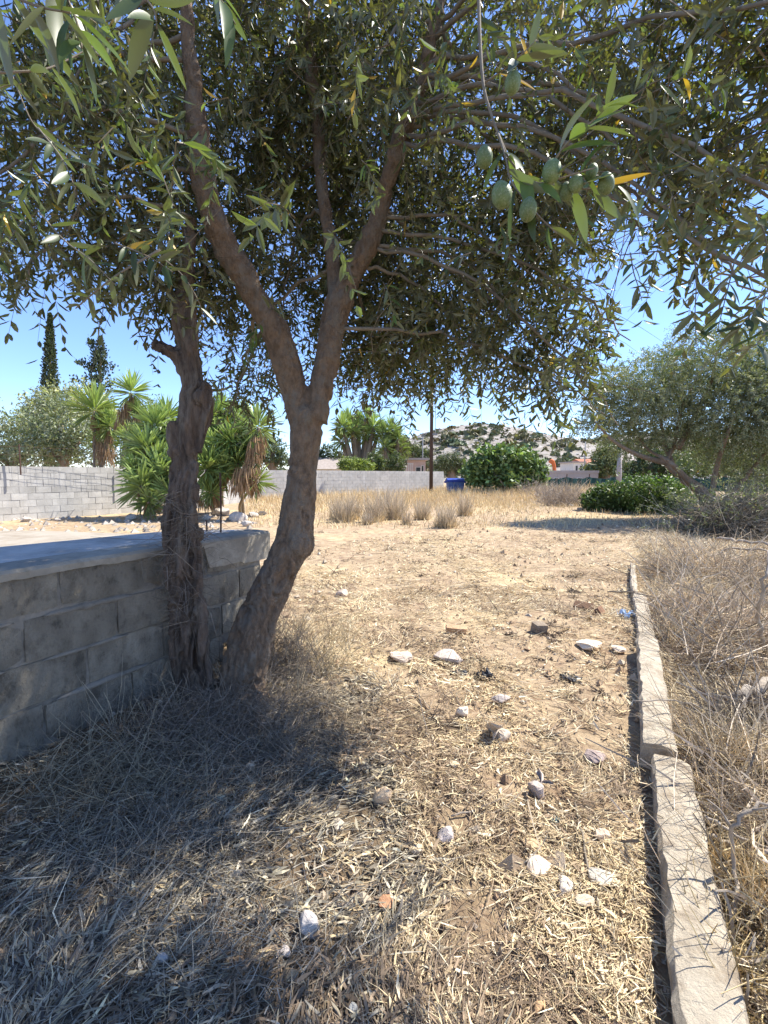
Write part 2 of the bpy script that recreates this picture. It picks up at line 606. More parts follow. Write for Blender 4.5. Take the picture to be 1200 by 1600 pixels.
def leaf_cols(n, per, base=(0.055, 0.075, 0.03), var=0.35, yellow=0.01, bright=0.1):
    k = RNG.uniform(1 - var, 1 + var, n)[:, None]
    c = np.array(base)[None] * k
    y = RNG.random(n)
    c = np.where((y < bright)[:, None], np.array([0.11, 0.16, 0.045])[None] * k, c)
    c = np.where((y > 1 - yellow)[:, None], np.array([0.42, 0.27, 0.04])[None] * k, c)
    return np.repeat(c, per, 0)

def sprays(origin, direc, length, nodes=9, leafL=0.055, leafW=0.0125, grav=0.45, base=(0.055, 0.075, 0.03), yellow=0.01, bright=0.1, stems=True, lvar=0.25):
    """twigs with opposite pairs of narrow leaves; returns verts, quads, colours"""
    n = len(origin)
    direc = unit(direc)
    t = np.linspace(0.12, 1.0, nodes)[None, :]
    Ls = length[:, None]
    g = np.zeros((n, 1, 3)); g[..., 2] = -1
    pts = origin[:, None] + direc[:, None] * (t * Ls)[..., None] + g * (t ** 2 * Ls * grav * RNG.uniform(0.5, 1.4, (n, 1)))[..., None]
    tang = unit(direc[:, None] + g * (2 * t * grav)[..., None])
    a = unit(np.cross(tang, RNG.normal(size=(n, 1, 3))))
    b = np.cross(tang, a)
    alt = (np.arange(nodes) % 2)[None, :, None]
    side = np.where(alt == 0, a, b * 0.9 + a * 0.3)
    V, F, C = [], [], []
    off = 0
    for sgn in (1, -1):
        sd_ = side * sgn
        ld = unit(tang * RNG.uniform(0.35, 1.1, (n, nodes, 1)) + sd_ + RNG.normal(size=(n, nodes, 3)) * 0.22 + g * 0.25)
        nr = unit(tang - sd_ * 0.4 + RNG.normal(size=(n, nodes, 3)) * 0.35)
        keep = RNG.random((n, nodes)) > 0.10
        bb, dd, nn = pts[keep], ld[keep], nr[keep]
        m = len(bb)
        taper = (1 - 0.35 * t.repeat(n, 0)[keep] ** 3)
        v, f = leaf_geo(bb, dd, nn, leafL * taper * RNG.uniform(1 - lvar, 1 + lvar, m) * RNG.uniform(0.8, 1.15, n).repeat(nodes).reshape(n, nodes)[keep], leafW * RNG.uniform(0.75, 1.25, m), RNG.uniform(-0.05, 0.22, m)[:, None])
        V.append(v); F.append(f + off); off += len(v)
        C.append(leaf_cols(m, 6, base, yellow=yellow, bright=bright))
    if stems:
        K = 4
        t2 = np.linspace(0, 1, K)[None]
        gr = 0.95
        sp = origin[:, None] + direc[:, None] * (t2 * Ls)[..., None] + g * (t2 ** 2 * Ls * grav * gr)[..., None]
        r = (0.0016 * (1 - 0.6 * t2))[..., None] * np.ones((n, 1, 1))
        tg = unit(direc[:, None] + g * (2 * t2 * grav)[..., None])
        a2 = unit(np.cross(tg, np.array([0.3, 0.5, 0.1])[None, None]))
        b2 = np.cross(tg, a2)
        ring = np.stack([sp + r * a2, sp + r * (-0.5 * a2 + 0.866 * b2), sp + r * (-0.5 * a2 - 0.866 * b2)], 2)  # n,K,3,3
        v = ring.reshape(-1, 3)
        idx = np.arange(n)[:, None, None] * K * 3 + np.arange(K - 1)[None, :, None] * 3
        fs = []
        for k in range(3):
            k2 = (k + 1) % 3
            fs.append(np.stack([idx[..., 0] + k, idx[..., 0] + k2, idx[..., 0] + 3 + k2, idx[..., 0] + 3 + k], -1).reshape(-1, 4))
        f = np.concatenate(fs)
        V.append(v); F.append(f + off); off += len(v)
        C.append(np.repeat(RNG.uniform(0.7, 1.3, (n, 1)) * np.array([[0.19, 0.15, 0.10]]), K * 3, 0))
    return np.concatenate(V), np.concatenate(F), np.concatenate(C)

# ------------------------------------------------------------------ near block wall and slab
def wall_pt(t, off=0.0, z=0.0):
    p = WALL0 + WDIR * t + WNRM * off
    return np.array([p[0], p[1], z])

WTOP = 0.90
WANG = math.atan2(WDIR[1], WDIR[0])

def block_mesh(seed, L=0.394, H=0.189, T=0.19, n=(10, 5, 5), rough=0.004):
    """a weathered block: subdivided box with worn edges and corners; local x along the wall"""
    rs = np.random.default_rng(abs(int(seed)))
    bm = bmesh.new()
    bmesh.ops.create_cube(bm, size=1)
    bmesh.ops.scale(bm, vec=(L, T, H), verts=bm.verts)
    bmesh.ops.subdivide_edges(bm, edges=[e for e in bm.edges], cuts=4, use_grid_fill=True)
    co = np.array([v.co[:] for v in bm.verts])
    # round the edges
    q = np.abs(co) / np.array([L / 2, T / 2, H / 2])
    nedge = (q > 0.99).sum(1)
    nz = fbm(co * 22, 3, seed)
    nz2 = fbm(co * 60, 2, seed + 3)
    for i, v in enumerate(bm.verts):
        k = 0.0
        if nedge[i] == 2:
            k = 0.002 + 0.006 * max(0, nz[i])
        elif nedge[i] == 3:
            k = 0.005 + 0.016 * max(0, nz[i])
        d = Vector(-np.sign(co[i]) * (q[i] > 0.99))
        v.co += d * k + d * (nz2[i] * rough * 0.6)
    me = bpy.data.meshes.new('block')
    bm.to_mesh(me); bm.free()
    me.materials.append(M['block'])
    me.polygons.foreach_set('use_smooth', np.ones(len(me.polygons), bool))
    try:
        me.set_sharp_from_angle(angle=radians(38))
    except Exception:
        pass
    return me

def near_wall():
    root = thing('block_wall', wall_pt(0.7), 'low grey concrete block wall with cracked joints, shaded, left of the two olive trunks', 'wall')
    variants = [block_mesh(s) for s in range(6)]
    half = [block_mesh(20 + s, L=0.19) for s in range(3)]
    ends = [1.47, 1.36, 1.22, 1.12, 1.05]
    # joint phases measured along the wall
    phase = [0.198, 0.05, 0.30, 0.11, 0.25]
    for r in range(5):
        z = WTOP - 0.002 - 0.095 - 0.195 * r - (0.012 if r > 0 else 0.0)
        t = phase[r] - 0.40 * 5
        while t < ends[r] - 0.05:
            L = 0.39
            ms = variants
            if t + L > ends[r] + 0.02:
                L = 0.19
                ms = half
                if t + L > ends[r] + 0.08:
                    break
            o = add('block', random.choice(ms), root)
            c = wall_pt(t + L / 2 + 0.005, -0.095 + random.uniform(-0.004, 0.005), z + random.uniform(-0.003, 0.003))
            o.location = tuple(np.array(c) - np.array(root.location))
            o.rotation_euler = (random.uniform(-0.01, 0.01) + (pi if random.random() < 0.5 else 0), random.uniform(-0.008, 0.008), WANG + random.uniform(-0.012, 0.012))
            t += L + 0.009
    # mortar core set back from the faces, its right end ragged
    mb = MB()
    n = 60
    vs_, fs_ = [], []
    mt = MB()
    for r in range(5):
        z1 = WTOP - 0.02 - 0.195 * r - (0.02 if r > 0 else 0)
        z0 = z1 - 0.23
        a, b = wall_pt(-2.2, -0.012), wall_pt(ends[r] - 0.03, -0.012)
        a2, b2 = wall_pt(-2.2, -0.176), wall_pt(ends[r] - 0.03, -0.176)
        m = 46
        V = []
        for (p, q) in ((a, b), (a2, b2)):
            for zz in (z0, z1):
                for k in range(m):
                    u = k / (m - 1)
                    V.append([p[0] + (q[0] - p[0]) * u, p[1] + (q[1] - p[1]) * u, zz])
        V = np.array(V)
        nz = fbm(V * 14, 3, 40 + r) * 0.007
        V[:, 0] += nz * WNRM[0]; V[:, 1] += nz * WNRM[1]
        F = []
        for k in range(m - 1):
            F.append((k, k + 1, m + k + 1, m + k))
            F.append((2 * m + k + 1, 2 * m + k, 3 * m + k, 3 * m + k + 1))
            F.append((m + k, m + k + 1, 3 * m + k + 1, 3 * m + k))
        F.append((m - 1, 3 * m - 1, 4 * m - 1, 2 * m - 1))
        mt.raw(V, F)
    part('mortar', mt.mesh('mortar', M['mortar'], smooth=False), root)
    # smears of mortar squeezed out along the joints
    for r in range(1, 5):
        z = WTOP - 0.195 * r - 0.018
        t = -0.9
        while t < ends[r] - 0.15:
            ln = random.uniform(0.12, 0.5)
            if random.random() < 0.55:
                m = 14
                V = []
                hgt = random.uniform(0.014, 0.03)
                for k in range(m + 1):
                    u = t + ln * k / m
                    e = math.sin(pi * k / m) ** 0.5
                    for jj, (dz, of) in enumerate(((-1, -0.012), (-0.4, 0.008), (0.5, 0.006), (1, -0.012))):
                        w_ = mnoise.noise(Vector((u * 18, dz * 3, r))) * 0.008
                        pp = wall_pt(u, of * e, z + dz * hgt * e * 0.8 + w_)
                        V.append(pp)
                F = [(k * 4 + j, (k + 1) * 4 + j, (k + 1) * 4 + j + 1, k * 4 + j + 1) for k in range(m) for j in range(3)]
                b_ = MB(); b_.raw(V, F)
                part('mortar_smear', b_.mesh('mortar_smear', M['mortar'], smooth=True), root)
            t += ln + random.uniform(0.05, 0.3)
    # thin cement cap with a rough lower edge, over the right part
    m = 90
    V = []
    for k in range(m):
        t = -2.0 + 3.52 * k / (m - 1)
        e = mnoise.noise(Vector((t * 5, 2.2, 0))) * 0.014 + mnoise.noise(Vector((t * 19, 5.2, 0))) * 0.008
        low = WTOP - 0.04 + e
        if t > 0.98:
            low = WTOP - 0.165 + 0.6 * e
        if t > 1.25:
            low -= 0.02
        top = WTOP + 0.012 + 0.3 * e
        prot = 0.010 + 0.2 * e
        V += [wall_pt(t, -0.03, low), wall_pt(t, prot, low + 0.008), wall_pt(t, prot + 0.003, top - 0.014), wall_pt(t, prot - 0.012, top), wall_pt(t, -0.1, top + 0.003), wall_pt(t, -0.2, top + 0.002), wall_pt(t, -0.2, low)]
    F = []
    for k in range(m - 1):
        for j in range(6):
            F.append((k * 7 + j, (k + 1) * 7 + j, (k + 1) * 7 + j + 1, k * 7 + j + 1))
    F.append(tuple((m - 1) * 7 + j for j in range(7)))
    b_ = MB(); b_.raw(V, F)
    part('cap', b_.mesh('cap', M['concrete'], smooth=False), root)

near_wall()

def slab():
    # concrete terrace behind the wall, flush with its top
    back = [G(px, py, WTOP) for px, py in ((-900, 945), (-500, 905), (-200, 876), (0, 857), (120, 845), (250, 833), (330, 830), (396, 829))]
    front = [wall_pt(t, -0.205) for t in (-2.4, -1.6, -1.0, -0.5, 0.1, 0.6, 1.1, 1.50)]
    nseg = len(back)
    V, F = [], []
    for a, b in zip(front, back):
        for k in range(9):
            u = k / 8
            x, y = a[0] + (b[0] - a[0]) * u, a[1] + (b[1] - a[1]) * u
            V.append((x, y, WTOP + 0.008 + 0.006 * mnoise.noise(Vector((x * 2, y * 2, 0)))))
        V.append((b[0], b[1], WTOP - 0.95))
    V.append((0, 0, 0)); V.pop()
    for i in range(nseg - 1):
        for k in range(9):
            F.append((i * 10 + k, (i + 1) * 10 + k, (i + 1) * 10 + k + 1, i * 10 + k + 1))
    o = len(V)
    V += [tuple(front[-1][:2]) + (WTOP - 0.95,)]
    F.append(tuple((nseg - 1) * 10 + k for k in range(10)) + (o,))
    mb = MB(); mb.raw(V, F)
    m = mat('slab_concrete', (0.55, 0.52, 0.47), 0.9, scale=3, col2=(0.42, 0.40, 0.37), bump=0.5, bscale=40, dark=(0.33, 0.31, 0.28), dscale=2.5)
    add('concrete_slab', mb.mesh('concrete_slab', m, smooth=False), kind='structure')

slab()

def pad():
    # pale concrete pad lying in the yard beyond the wall
    c = [G(x_, y_, .075) for x_, y_ in ((-420, 900), (-120, 872), (120, 868), (262, 852), (248, 836), (150, 832), (60, 829), (-60, 830), (-420, 832))]
    V = [(p[0], p[1], 0.075) for p in c] + [(p[0], p[1], -0.1) for p in c]
    k = len(c)
    b_ = MB(); b_.raw(V, [tuple(range(k))] + [(i, i + k, (i + 1) % k + k, (i + 1) % k) for i in range(k)])
    add('concrete_pad', b_.mesh('concrete_pad', mat('pad_concrete', (0.38, 0.335, 0.27), 0.9, scale=2, col2=(0.31, 0.265, 0.205), bump=0.5, bscale=30, dark=(0.25, 0.205, 0.15), dscale=1.3)), kind='structure')
pad()

# rebar rods standing up from the slab
for (px, y0, y1, lab) in ((323, 836, 812, 'short thin rusty iron rod sticking up from the wall top'),
                          (345, 838, 738, 'tall thin rusty iron rod standing on the wall top between the trunks')):
    base = G(px, y0, WTOP - 0.02)
    d = base[1]
    top = P(px - 1, y1, d)
    b_ = MB()
    pts = smooth_path([base, base * 0.5 + top * 0.5 + np.array([0.003, 0, 0]), top], 12)
    b_.tube(pts - base, 0.0065, 8)
    for k in range(12):
        pass
    o = add('iron_rod', b_.mesh('iron_rod', M['rust'], smooth=True), label=lab, category='iron rod', group='iron rods on the wall')
    o.location = tuple(base)

# ------------------------------------------------------------------ far yard wall
FA = np.array([-10.5 - 1.9 * 1.5, 12.6 - 2.5 * 1.5])
FB = np.array([-8.6, 15.1])
FB2 = np.array([-7.6, 17.4])
FC = np.array([-6.4, 23.5])
FD = np.array([4.2, 33.0])
FE = np.array([5.6, 31.6])

def far_wall():
    root = thing('yard_wall', (FB[0], FB[1], 0), 'long pale grey concrete block wall closing the back of the yard', 'wall')
    H = 8
    courseh = 0.1935
    bm = MB()
    bm.box((-0.194, -0.09, -0.092), (0.194, 0.09, 0.092))
    me = bm.mesh('block', M['farblock'])
    bmh = MB()
    bmh.box((-0.094, -0.09, -0.092), (0.094, 0.09, 0.092))
    def seg(a, b, real):
        d = b - a
        L = np.linalg.norm(d); d = d / L
        nrm = np.array([d[1], -d[0]])
        ang = math.atan2(d[1], d[0])
        mo = MB()
        c = [a + nrm * 0.084, b + nrm * 0.084, b - nrm * 0.084, a - nrm * 0.084]
        zb, zt = -0.25, H * courseh - 0.012
        V = [(p[0], p[1], zb) for p in c] + [(p[0], p[1], zt) for p in c]
        mo.raw(V, [(0, 1, 5, 4), (1, 2, 6, 5), (2, 3, 7, 6), (3, 0, 4, 7), (4, 5, 6, 7)])
        part('mortar', mo.mesh('mortar', M['farmortar']), root)
        V, F = [], []
        for r in range(H + 1):
            z = (H - r) * courseh - 0.097
            t = 0.0 if r % 2 else -0.2
            while t < L:
                t0, t1 = max(t, 0), min(t + 0.388, L)
                if t1 - t0 > 0.15:
                    cc = a + d * (t0 + t1) / 2
                    jit = random.uniform(-0.005, 0.005)
                    if real and t1 - t0 > 0.38:
                        o = add('block', me, root)
                        o.location = (cc[0] + nrm[0] * jit - root.location.x, cc[1] + nrm[1] * jit - root.location.y, z)
                        o.rotation_euler[2] = ang
                    else:
                        hl = (t1 - t0) / 2
                        o = len(V)
                        for sz in (-0.092, 0.092):
                            for (sx, sy) in ((-hl, -0.09), (hl, -0.09), (hl, 0.09), (-hl, 0.09)):
                                p = cc + d * sx - nrm * (sy + jit)
                                V.append((p[0], p[1], z + sz))
                        for q in ((0, 1, 5, 4), (1, 2, 6, 5), (2, 3, 7, 6), (3, 0, 4, 7), (4, 5, 6, 7)):
                            F.append([o + i for i in q])
                t += 0.4
        if V:
            part('block', mesh_np('small_blocks', V, F, M['farblock']), root, kind='stuff')
    seg(FA, FB2, True)
    seg(FB2, FC, False)
    seg(FC, FD, False)

far_wall()

def wire_fence():
    d = (FB - FA); L = np.linalg.norm(d); d = d / L
    root = thing('wire_fence', (FB[0], FB[1], 1.53), 'rusty wire fence with thin posts on top of the yard wall at the left', 'fence')
    def at(t, z):
        return np.array([FA[0] + d[0] * t, FA[1] + d[1] * t, z])
    for t in (1.0, 3.1, 5.2, L + 0.5):
        b_ = MB(); b_.tube([at(t, 1.3), at(t, 2.15)], 0.02, 6)
        part('post', b_.mesh('post', M['rust']), root)
    for z in (1.66, 1.86, 2.08):
        b_ = MB()
        pts = [at(t, z + 0.012 * sin(t * 5)) for t in np.linspace(0, L + 0.5, 30)]
        b_.tube(pts, 0.0035, 4)
        part('wire', b_.mesh('wire', M['rust']), root)
    V = MB()
    for t in np.arange(0.1, L + 0.4, 0.16):
        V.tube([at(t, 1.56), at(t + random.uniform(-0.01, 0.01), 2.1)], 0.0028, 3, cap=False)
    part('wire_mesh', V.mesh('wire_mesh', M['rust']), root, kind='stuff')

wire_fence()

# ------------------------------------------------------------------ trees of leaf clumps (mid and far)
def leaf_cloud(blobs, n, size, base, var=0.35, mat_='green_leaf', aspect=0.4, clump=0.12, up=0.3, yellow=0.0, bright=0.08, fill=0.45):
    """leaf quads in clumps through ellipsoids (cx,cy,cz,rx,ry,rz)"""
    blobs = np.asarray(blobs, float)
    wgt = (blobs[:, 3] * blobs[:, 5]) ** 1.0
    wgt = wgt / wgt.sum()
    V, C = [], []
    per = 14
    for bb, wg in zip(blobs, wgt):
        m = max(3, int(n * wg / per))
        dirs = unit(RNG.normal(size=(m, 3)))
        rad = RNG.uniform(fill, 1.0, m) ** 0.7
        nz = 1 + 0.28 * fbm(dirs * 2.2 + bb[:3], 2)
        cc = bb[:3] + dirs * (rad * nz)[:, None] * bb[3:6]
        cs = clump * RNG.uniform(0.6, 1.4, m) * (bb[3:6].mean())
        tone = RNG.uniform(0.65, 1.35, m)
        c = cc[:, None] + RNG.normal(size=(m, per, 3)) * cs[:, None, None]
        c = c.reshape(-1, 3)
        k = len(c)
        a = unit(RNG.normal(size=(k, 3)) + np.array([0, 0, -0.2]))
        nn = RNG.normal(size=(k, 3)) + np.array([0, 0, up])
        nn = unit(nn - a * (a * nn).sum(1)[:, None])
        s = np.cross(a, nn)
        L = size * RNG.uniform(0.6, 1.3, k)[:, None]
        V.append(np.stack([c, c + a * L * 0.5 + s * L * aspect * 0.5, c + a * L, c + a * L * 0.5 - s * L * aspect * 0.5], 1).reshape(-1, 3))
        cl = np.repeat(tone, per)[:, None] * np.array(base)[None] * RNG.uniform(1 - var, 1 + var, (k, 1))
        y = RNG.random(k)[:, None]
        cl = np.where(y < bright, cl * 1.7, cl)
        cl = np.where(y > 1 - yellow, np.array([[0.35, 0.27, 0.06]]), cl)
        C.append(np.repeat(cl, 4, 0))
    V = np.concatenate(V)
    F = np.arange(len(V)).reshape(-1, 4)
    return mesh_np('crown', V, F, M[mat_], cols=np.concatenate(C))

def tree(name, label, cat, base, limbs, blobs, n, size, colr, group=None, bark='bark', **kw):
    root = thing(name, base, label, cat, group)
    for i, (pts, r0, r1) in enumerate(limbs):
        b_ = MB()
        p = smooth_path(pts, 14)
        b_.tube(p, np.linspace(r0, r1, len(p)), 8)
        part('trunk' if i == 0 else 'branch', b_.mesh('trunk', M[bark], smooth=True), root)
    part('crown', leaf_cloud(blobs, n, size, colr, **kw), root, kind='stuff')
    return root

def blob_px(px, py, d, rx, ry, rd=None):
    c = P(px, py, d)
    k = d / 720.0
    return (c[0], c[1], c[2], rx * k, (rd if rd is not None else rx * k * 0.8), ry * k)

def ground_at(px, d):
    x = (px - 600) / 720 * d
    return np.array([x, d, hz(x, d)])

def bush_tree(name, label, cat, px, d, blist, n, size, colr, trunk=True, group=None, **kw):
    g = ground_at(px, d)
    c0 = blist[0]
    top = P(c0[0], c0[1], d)
    limbs = []
    if trunk:
        limbs = [([g - np.array([0, 0, 0.1]), g * 0.5 + top * 0.5 + np.array([0.1, 0, 0]), top], 0.012 * d, 0.005 * d)]
        for b in blist[1:4]:
            limbs.append(([g * 0.45 + top * 0.55, P(b[0], b[1], d)], 0.006 * d, 0.003 * d))
    return tree(name, label, cat, g, limbs, [blob_px(b[0], b[1], d + (b[4] if len(b) > 4 else 0), b[2], b[3]) for b in blist], n, size, colr, group=group, **kw)

# behind the yard wall, left
bush_tree('olive_tree', 'grey-green rounded olive tree behind the yard wall at the far left edge', 'tree', 25, 21, [(20, 690, 50, 50), (60, 680, 45, 45), (-30, 690, 60, 55), (45, 705, 60, 25)], 9000, 0.16, (0.20, 0.235, 0.13), mat_='silver_leaf', group='olive trees behind the yard wall')
bush_tree('olive_tree', 'grey-green olive tree behind the yard wall, just left of the tall yucca', 'tree', 100, 20, [(95, 665, 45, 55), (125, 690, 40, 38), (75, 700, 50, 28)], 8000, 0.16, (0.20, 0.235, 0.13), mat_='silver_leaf', group='olive trees behind the yard wall')
bush_tree('broadleaf_tree', 'yellow-green feathery tree at the foot of the tall cypress', 'tree', 100, 27, [(90, 632, 40, 32), (130, 640, 45, 38), (165, 660, 40, 32), (60, 655, 34, 34)], 9000, 0.2, (0.30, 0.30, 0.11), bright=0.2)
bush_tree('broadleaf_tree', 'mid green tree whose top shows above the yucca clump', 'tree', 240, 28, [(235, 660, 40, 36), (275, 680, 45, 42), (200, 690, 45, 40)], 8000, 0.2, (0.09, 0.12, 0.055))
bush_tree('broadleaf_tree', 'small grey-green tree between the yuccas and the leaning trunk', 'tree', 425, 34, [(425, 705, 22, 26), (400, 700, 35, 30), (440, 715, 14, 18)], 5000, 0.22, (0.10, 0.13, 0.07))
bush_tree('conifer_tree', 'dark bushy tree behind the grey tiled roof, right of the leaning trunk', 'tree', 512, 52, [(512, 715, 18, 20), (490, 718, 20, 18), (530, 722, 22, 18)], 3500, 0.35, (0.06, 0.085, 0.04))

def cypress(label, px, d, ytop, ybot, wpx, ragged, n):
    g = ground_at(px, d)
    top = P(px - 1, ytop, d)
    root = thing('cypress_tree', g, label, 'cypress')
    b_ = MB(); b_.tube([g, g * 0.3 + top * 0.7, top], [0.2, 0.1, 0.02], 8)
    part('trunk', b_.mesh('trunk', M['bark']), root)
    H = top[2] - g[2]
    k = d / 720
    u = RNG.uniform(0.05, 1.0, n) ** 0.8
    R = wpx * k * 0.5 * np.clip(np.sin(np.clip(1 - u, 0, 1) ** 0.75 * pi * 0.62 + 0.02), 0.04, 1)
    zz = g[2] + u * H
    th = RNG.uniform(0, 2 * pi, n)
    nz = 1 + ragged * fbm(np.stack([np.cos(th) * 1.5, np.sin(th) * 1.5, zz * 0.9], 1), 3, 2)
    r = R * nz * RNG.uniform(0.4, 1.05, n)
    c = np.stack([g[0] + (top[0] - g[0]) * u + r * np.cos(th), g[1] + r * np.sin(th), zz], 1)
    if ragged > 0.5:      # separate up-swept branches with gaps
        nb = 26
        bt = RNG.uniform(0, 2 * pi, nb); bu = RNG.uniform(0.45, 0.97, nb); bl = RNG.uniform(0.5, 1.5, nb) * wpx * k * 0.55 * (1.15 - bu) * 2.2
        w_ = RNG.integers(0, nb, n)
        s = RNG.uniform(0.0, 1, n)
        jit = RNG.normal(size=(n, 3)) * 0.13
        c2 = np.stack([g[0] + np.cos(bt[w_]) * bl[w_] * s, g[1] + np.sin(bt[w_]) * bl[w_] * s, g[2] + bu[w_] * H + s * bl[w_] * 0.35], 1) + jit
        pick = RNG.random(n) < 0.55
        c = np.where(pick[:, None], c2, c * np.array([1, 1, 1]))
    a = unit(np.stack([np.cos(th) * 0.4, np.sin(th) * 0.4, np.ones(n) * 0.8], 1) + RNG.normal(size=(n, 3)) * 0.35)
    s_ = unit(np.cross(a, RNG.normal(size=(n, 3))))
    L = 0.24 * RNG.uniform(0.6, 1.4, n)[:, None]
    V = np.stack([c, c + a * L * 0.5 + s_ * L * 0.28, c + a * L, c + a * L * 0.5 - s_ * L * 0.28], 1).reshape(-1, 3)
    C = np.repeat(RNG.uniform(0.6, 1.4, (n, 1)) * np.array([[0.035, 0.05, 0.024]]), 4, 0)
    part('crown', mesh_np('crown', V, np.arange(len(V)).reshape(-1, 4), M['green_leaf'], cols=C), root, kind='stuff')

cypress('tall narrow dark cypress rising highest at the left', 79, 45, 492, 600, 23, 0.25, 6500)
cypress('ragged thin-topped cypress right of the tall narrow one', 158, 42, 528, 640, 44, 0.8, 4200)

# ------------------------------------------------------------------ yuccas
def rosette_mesh(seed, n=125, L=0.54, colr=(0.31, 0.40, 0.13)):
    rs = np.random.default_rng(abs(int(seed)))
    el = rs.uniform(-0.75, 1.45, n)
    az = rs.uniform(0, 2 * pi, n)
    d = np.stack([np.cos(el) * np.cos(az), np.cos(el) * np.sin(az), np.sin(el)], 1)
    base = d * 0.04 + np.array([0, 0, 0.0]) + np.stack([np.zeros(n), np.zeros(n), el * 0.05], 1)
    up = np.zeros((n, 3)); up[:, 2] = 1
    nr = unit(up - d * d[:, 2:3] + rs.normal(size=(n, 3)) * 0.1)
    v, f = leaf_geo(base, d, nr, L * rs.uniform(0.75, 1.1, n), rs.uniform(0.038, 0.055, n), rs.uniform(0.0, 0.22, n)[:, None] * (el < 0.8)[:, None])
    tone = np.clip(0.8 + 0.35 * el / 1.4, 0.5, 1.3)[:, None] * rs.uniform(0.8, 1.25, (n, 1))
    c = tone * np.array(colr)[None]
    return mesh_np('rosette', v, f, M['yucca_leaf'], cols=np.repeat(c, 6, 0))

def skirt_mesh(path, width, n, seed, droop=1.0):
    """hanging dead leaves along a stem path"""
    rs = np.random.default_rng(abs(int(seed)))
    p = smooth_path(path, 20)
    i = rs.integers(0, 18, n)
    d = np.zeros((n, 3)); d[:, 2] = -1
    th = rs.uniform(0, 2 * pi, n)
    d[:, 0] += np.cos(th) * 0.22; d[:, 1] += np.sin(th) * 0.22
    tang = unit(p[-1] - p[0])
    d = unit(d * droop - tang[None] * (1 - droop) * -1)
    base = p[i] + np.stack([np.cos(th), np.sin(th), np.zeros(n)], 1) * width * rs.uniform(0.2, 1, n)[:, None]
    v, f = leaf_geo(base, d, rs.normal(size=(n, 3)), rs.uniform(0.28, 0.5, n), rs.uniform(0.02, 0.035, n), 0.05)
    c = rs.uniform(0.55, 1.35, (n, 1)) * np.array([[0.36, 0.235, 0.125]])
    return v, f, np.repeat(c, 6, 0)

ROS = [rosette_mesh(100 + i) for i in range(5)]

def yucca(label, base, heads, group='yuccas by the yard wall', skirts=(), L=1.0):
    heads = [(h, q * 1.14) for h, q in heads]
    root = thing('yucca', base, label, 'yucca', group)
    for k, (hp, sc) in enumerate(heads):
        hp = np.asarray(hp)
        b = np.asarray(base) + np.array([random.uniform(-.12, .12), random.uniform(-.12, .12), -0.05])
        mid = b * 0.55 + hp * 0.45 + np.array([(b[0] - hp[0]) * 0.2, 0, -0.05])
        b_ = MB(); pts = smooth_path([b, mid, hp], 10)
        b_.tube(pts, np.linspace(0.055, 0.04, len(pts)), 7)
        st = part('stem', b_.mesh('stem', M['twig'], smooth=True), root)
        o = add('rosette', ROS[k % 5], root)
        o.location = tuple(hp - np.array(root.location))
        tilt = unit(hp - mid)
        o.rotation_euler = (-tilt[1] * 0.8 + random.uniform(-.25, .25), tilt[0] * 0.8 + random.uniform(-.25, .25), random.uniform(0, 6.28))
        o.scale = (sc, sc, sc)
        v, f, c = skirt_mesh([hp - np.array([0, 0, 0.05]), hp * 0.75 + mid * 0.25], 0.10, 60, 900 + k)
        part('dead_leaves', mesh_np('dead_leaves', v, f, M['straw'], cols=c), root)
    for k, (path, width, n) in enumerate(skirts):
        v, f, c = skirt_mesh(path, width, n, 300 + k)
        part('dead_leaf_skirt', mesh_np('dead_leaf_skirt', v, f, M['straw'], cols=c), root)
    return root

D = 16.8
yucca('yucca with a green tuft on a stout trunk behind the wall, far left', ground_at(150, D), [(P(148, 642, D), 1.55), (P(172, 668, D), 1.1), (P(160, 690, D + .4), 1.0)], skirts=[([P(150, 660, D), P(152, 700, D)], 0.12, 60), ([P(165, 690, D), P(166, 722, D)], 0.3, 160)])
D = 16.2
yucca('tallest yucca, a small tuft on a leaning stem hung with dead leaves', ground_at(180, D), [(P(206, 614, D), 1.15), (P(214, 640, D), 0.6)], skirts=[([P(204, 622, D), P(193, 640, D), P(182, 665, D)], 0.17, 170)])
D = 14.3
DD = 13.8
yucca('green yucca clump in front of the yard wall left of the old knotted trunk', G(250, 803), [(P(243, 668, D), 1.25), (P(228, 700, DD), 1.2), (P(262, 705, D), 1.25), (P(222, 760, 13.2), 1.3), (P(250, 742, 13.4), 1.25), (P(212, 725, D), 1.0),
      (P(280, 690, D), 1.2), (P(262, 655, D + .3), 1.1), (P(240, 722, 13.6), 1.1), (P(268, 735, 13.5), 1.1), (P(215, 742, 13.6), 1.0), (P(285, 735, 13.6), 1.2), (P(232, 785, 13.0), 0.9), (P(270, 770, 13.3), 1.05), (P(205, 690, D), 0.95)])
yucca('tall green yucca clump between the two olive trunks', G(345, 800), [(P(330, 655, D), 1.25), (P(352, 668, D), 1.2), (P(375, 655, D + .3), 1.1), (P(340, 700, DD), 1.25), (P(368, 700, DD), 1.2), (P(322, 735, 13.4), 1.2), (P(350, 740, 13.6), 1.1),
      (P(310, 690, D), 1.1), (P(318, 665, D + .2), 1.1), (P(358, 690, 13.7), 1.1), (P(336, 722, 13.5), 1.1), (P(372, 725, 13.6), 1.1), (P(345, 645, D + .3), 1.0), (P(388, 700, 13.6), 0.9), (P(330, 770, 13.4), 0.8), (P(388, 680, D), 0.9)], skirts=[([P(318, 770, 13.4), P(320, 785, 13.4)], 0.22, 60)])
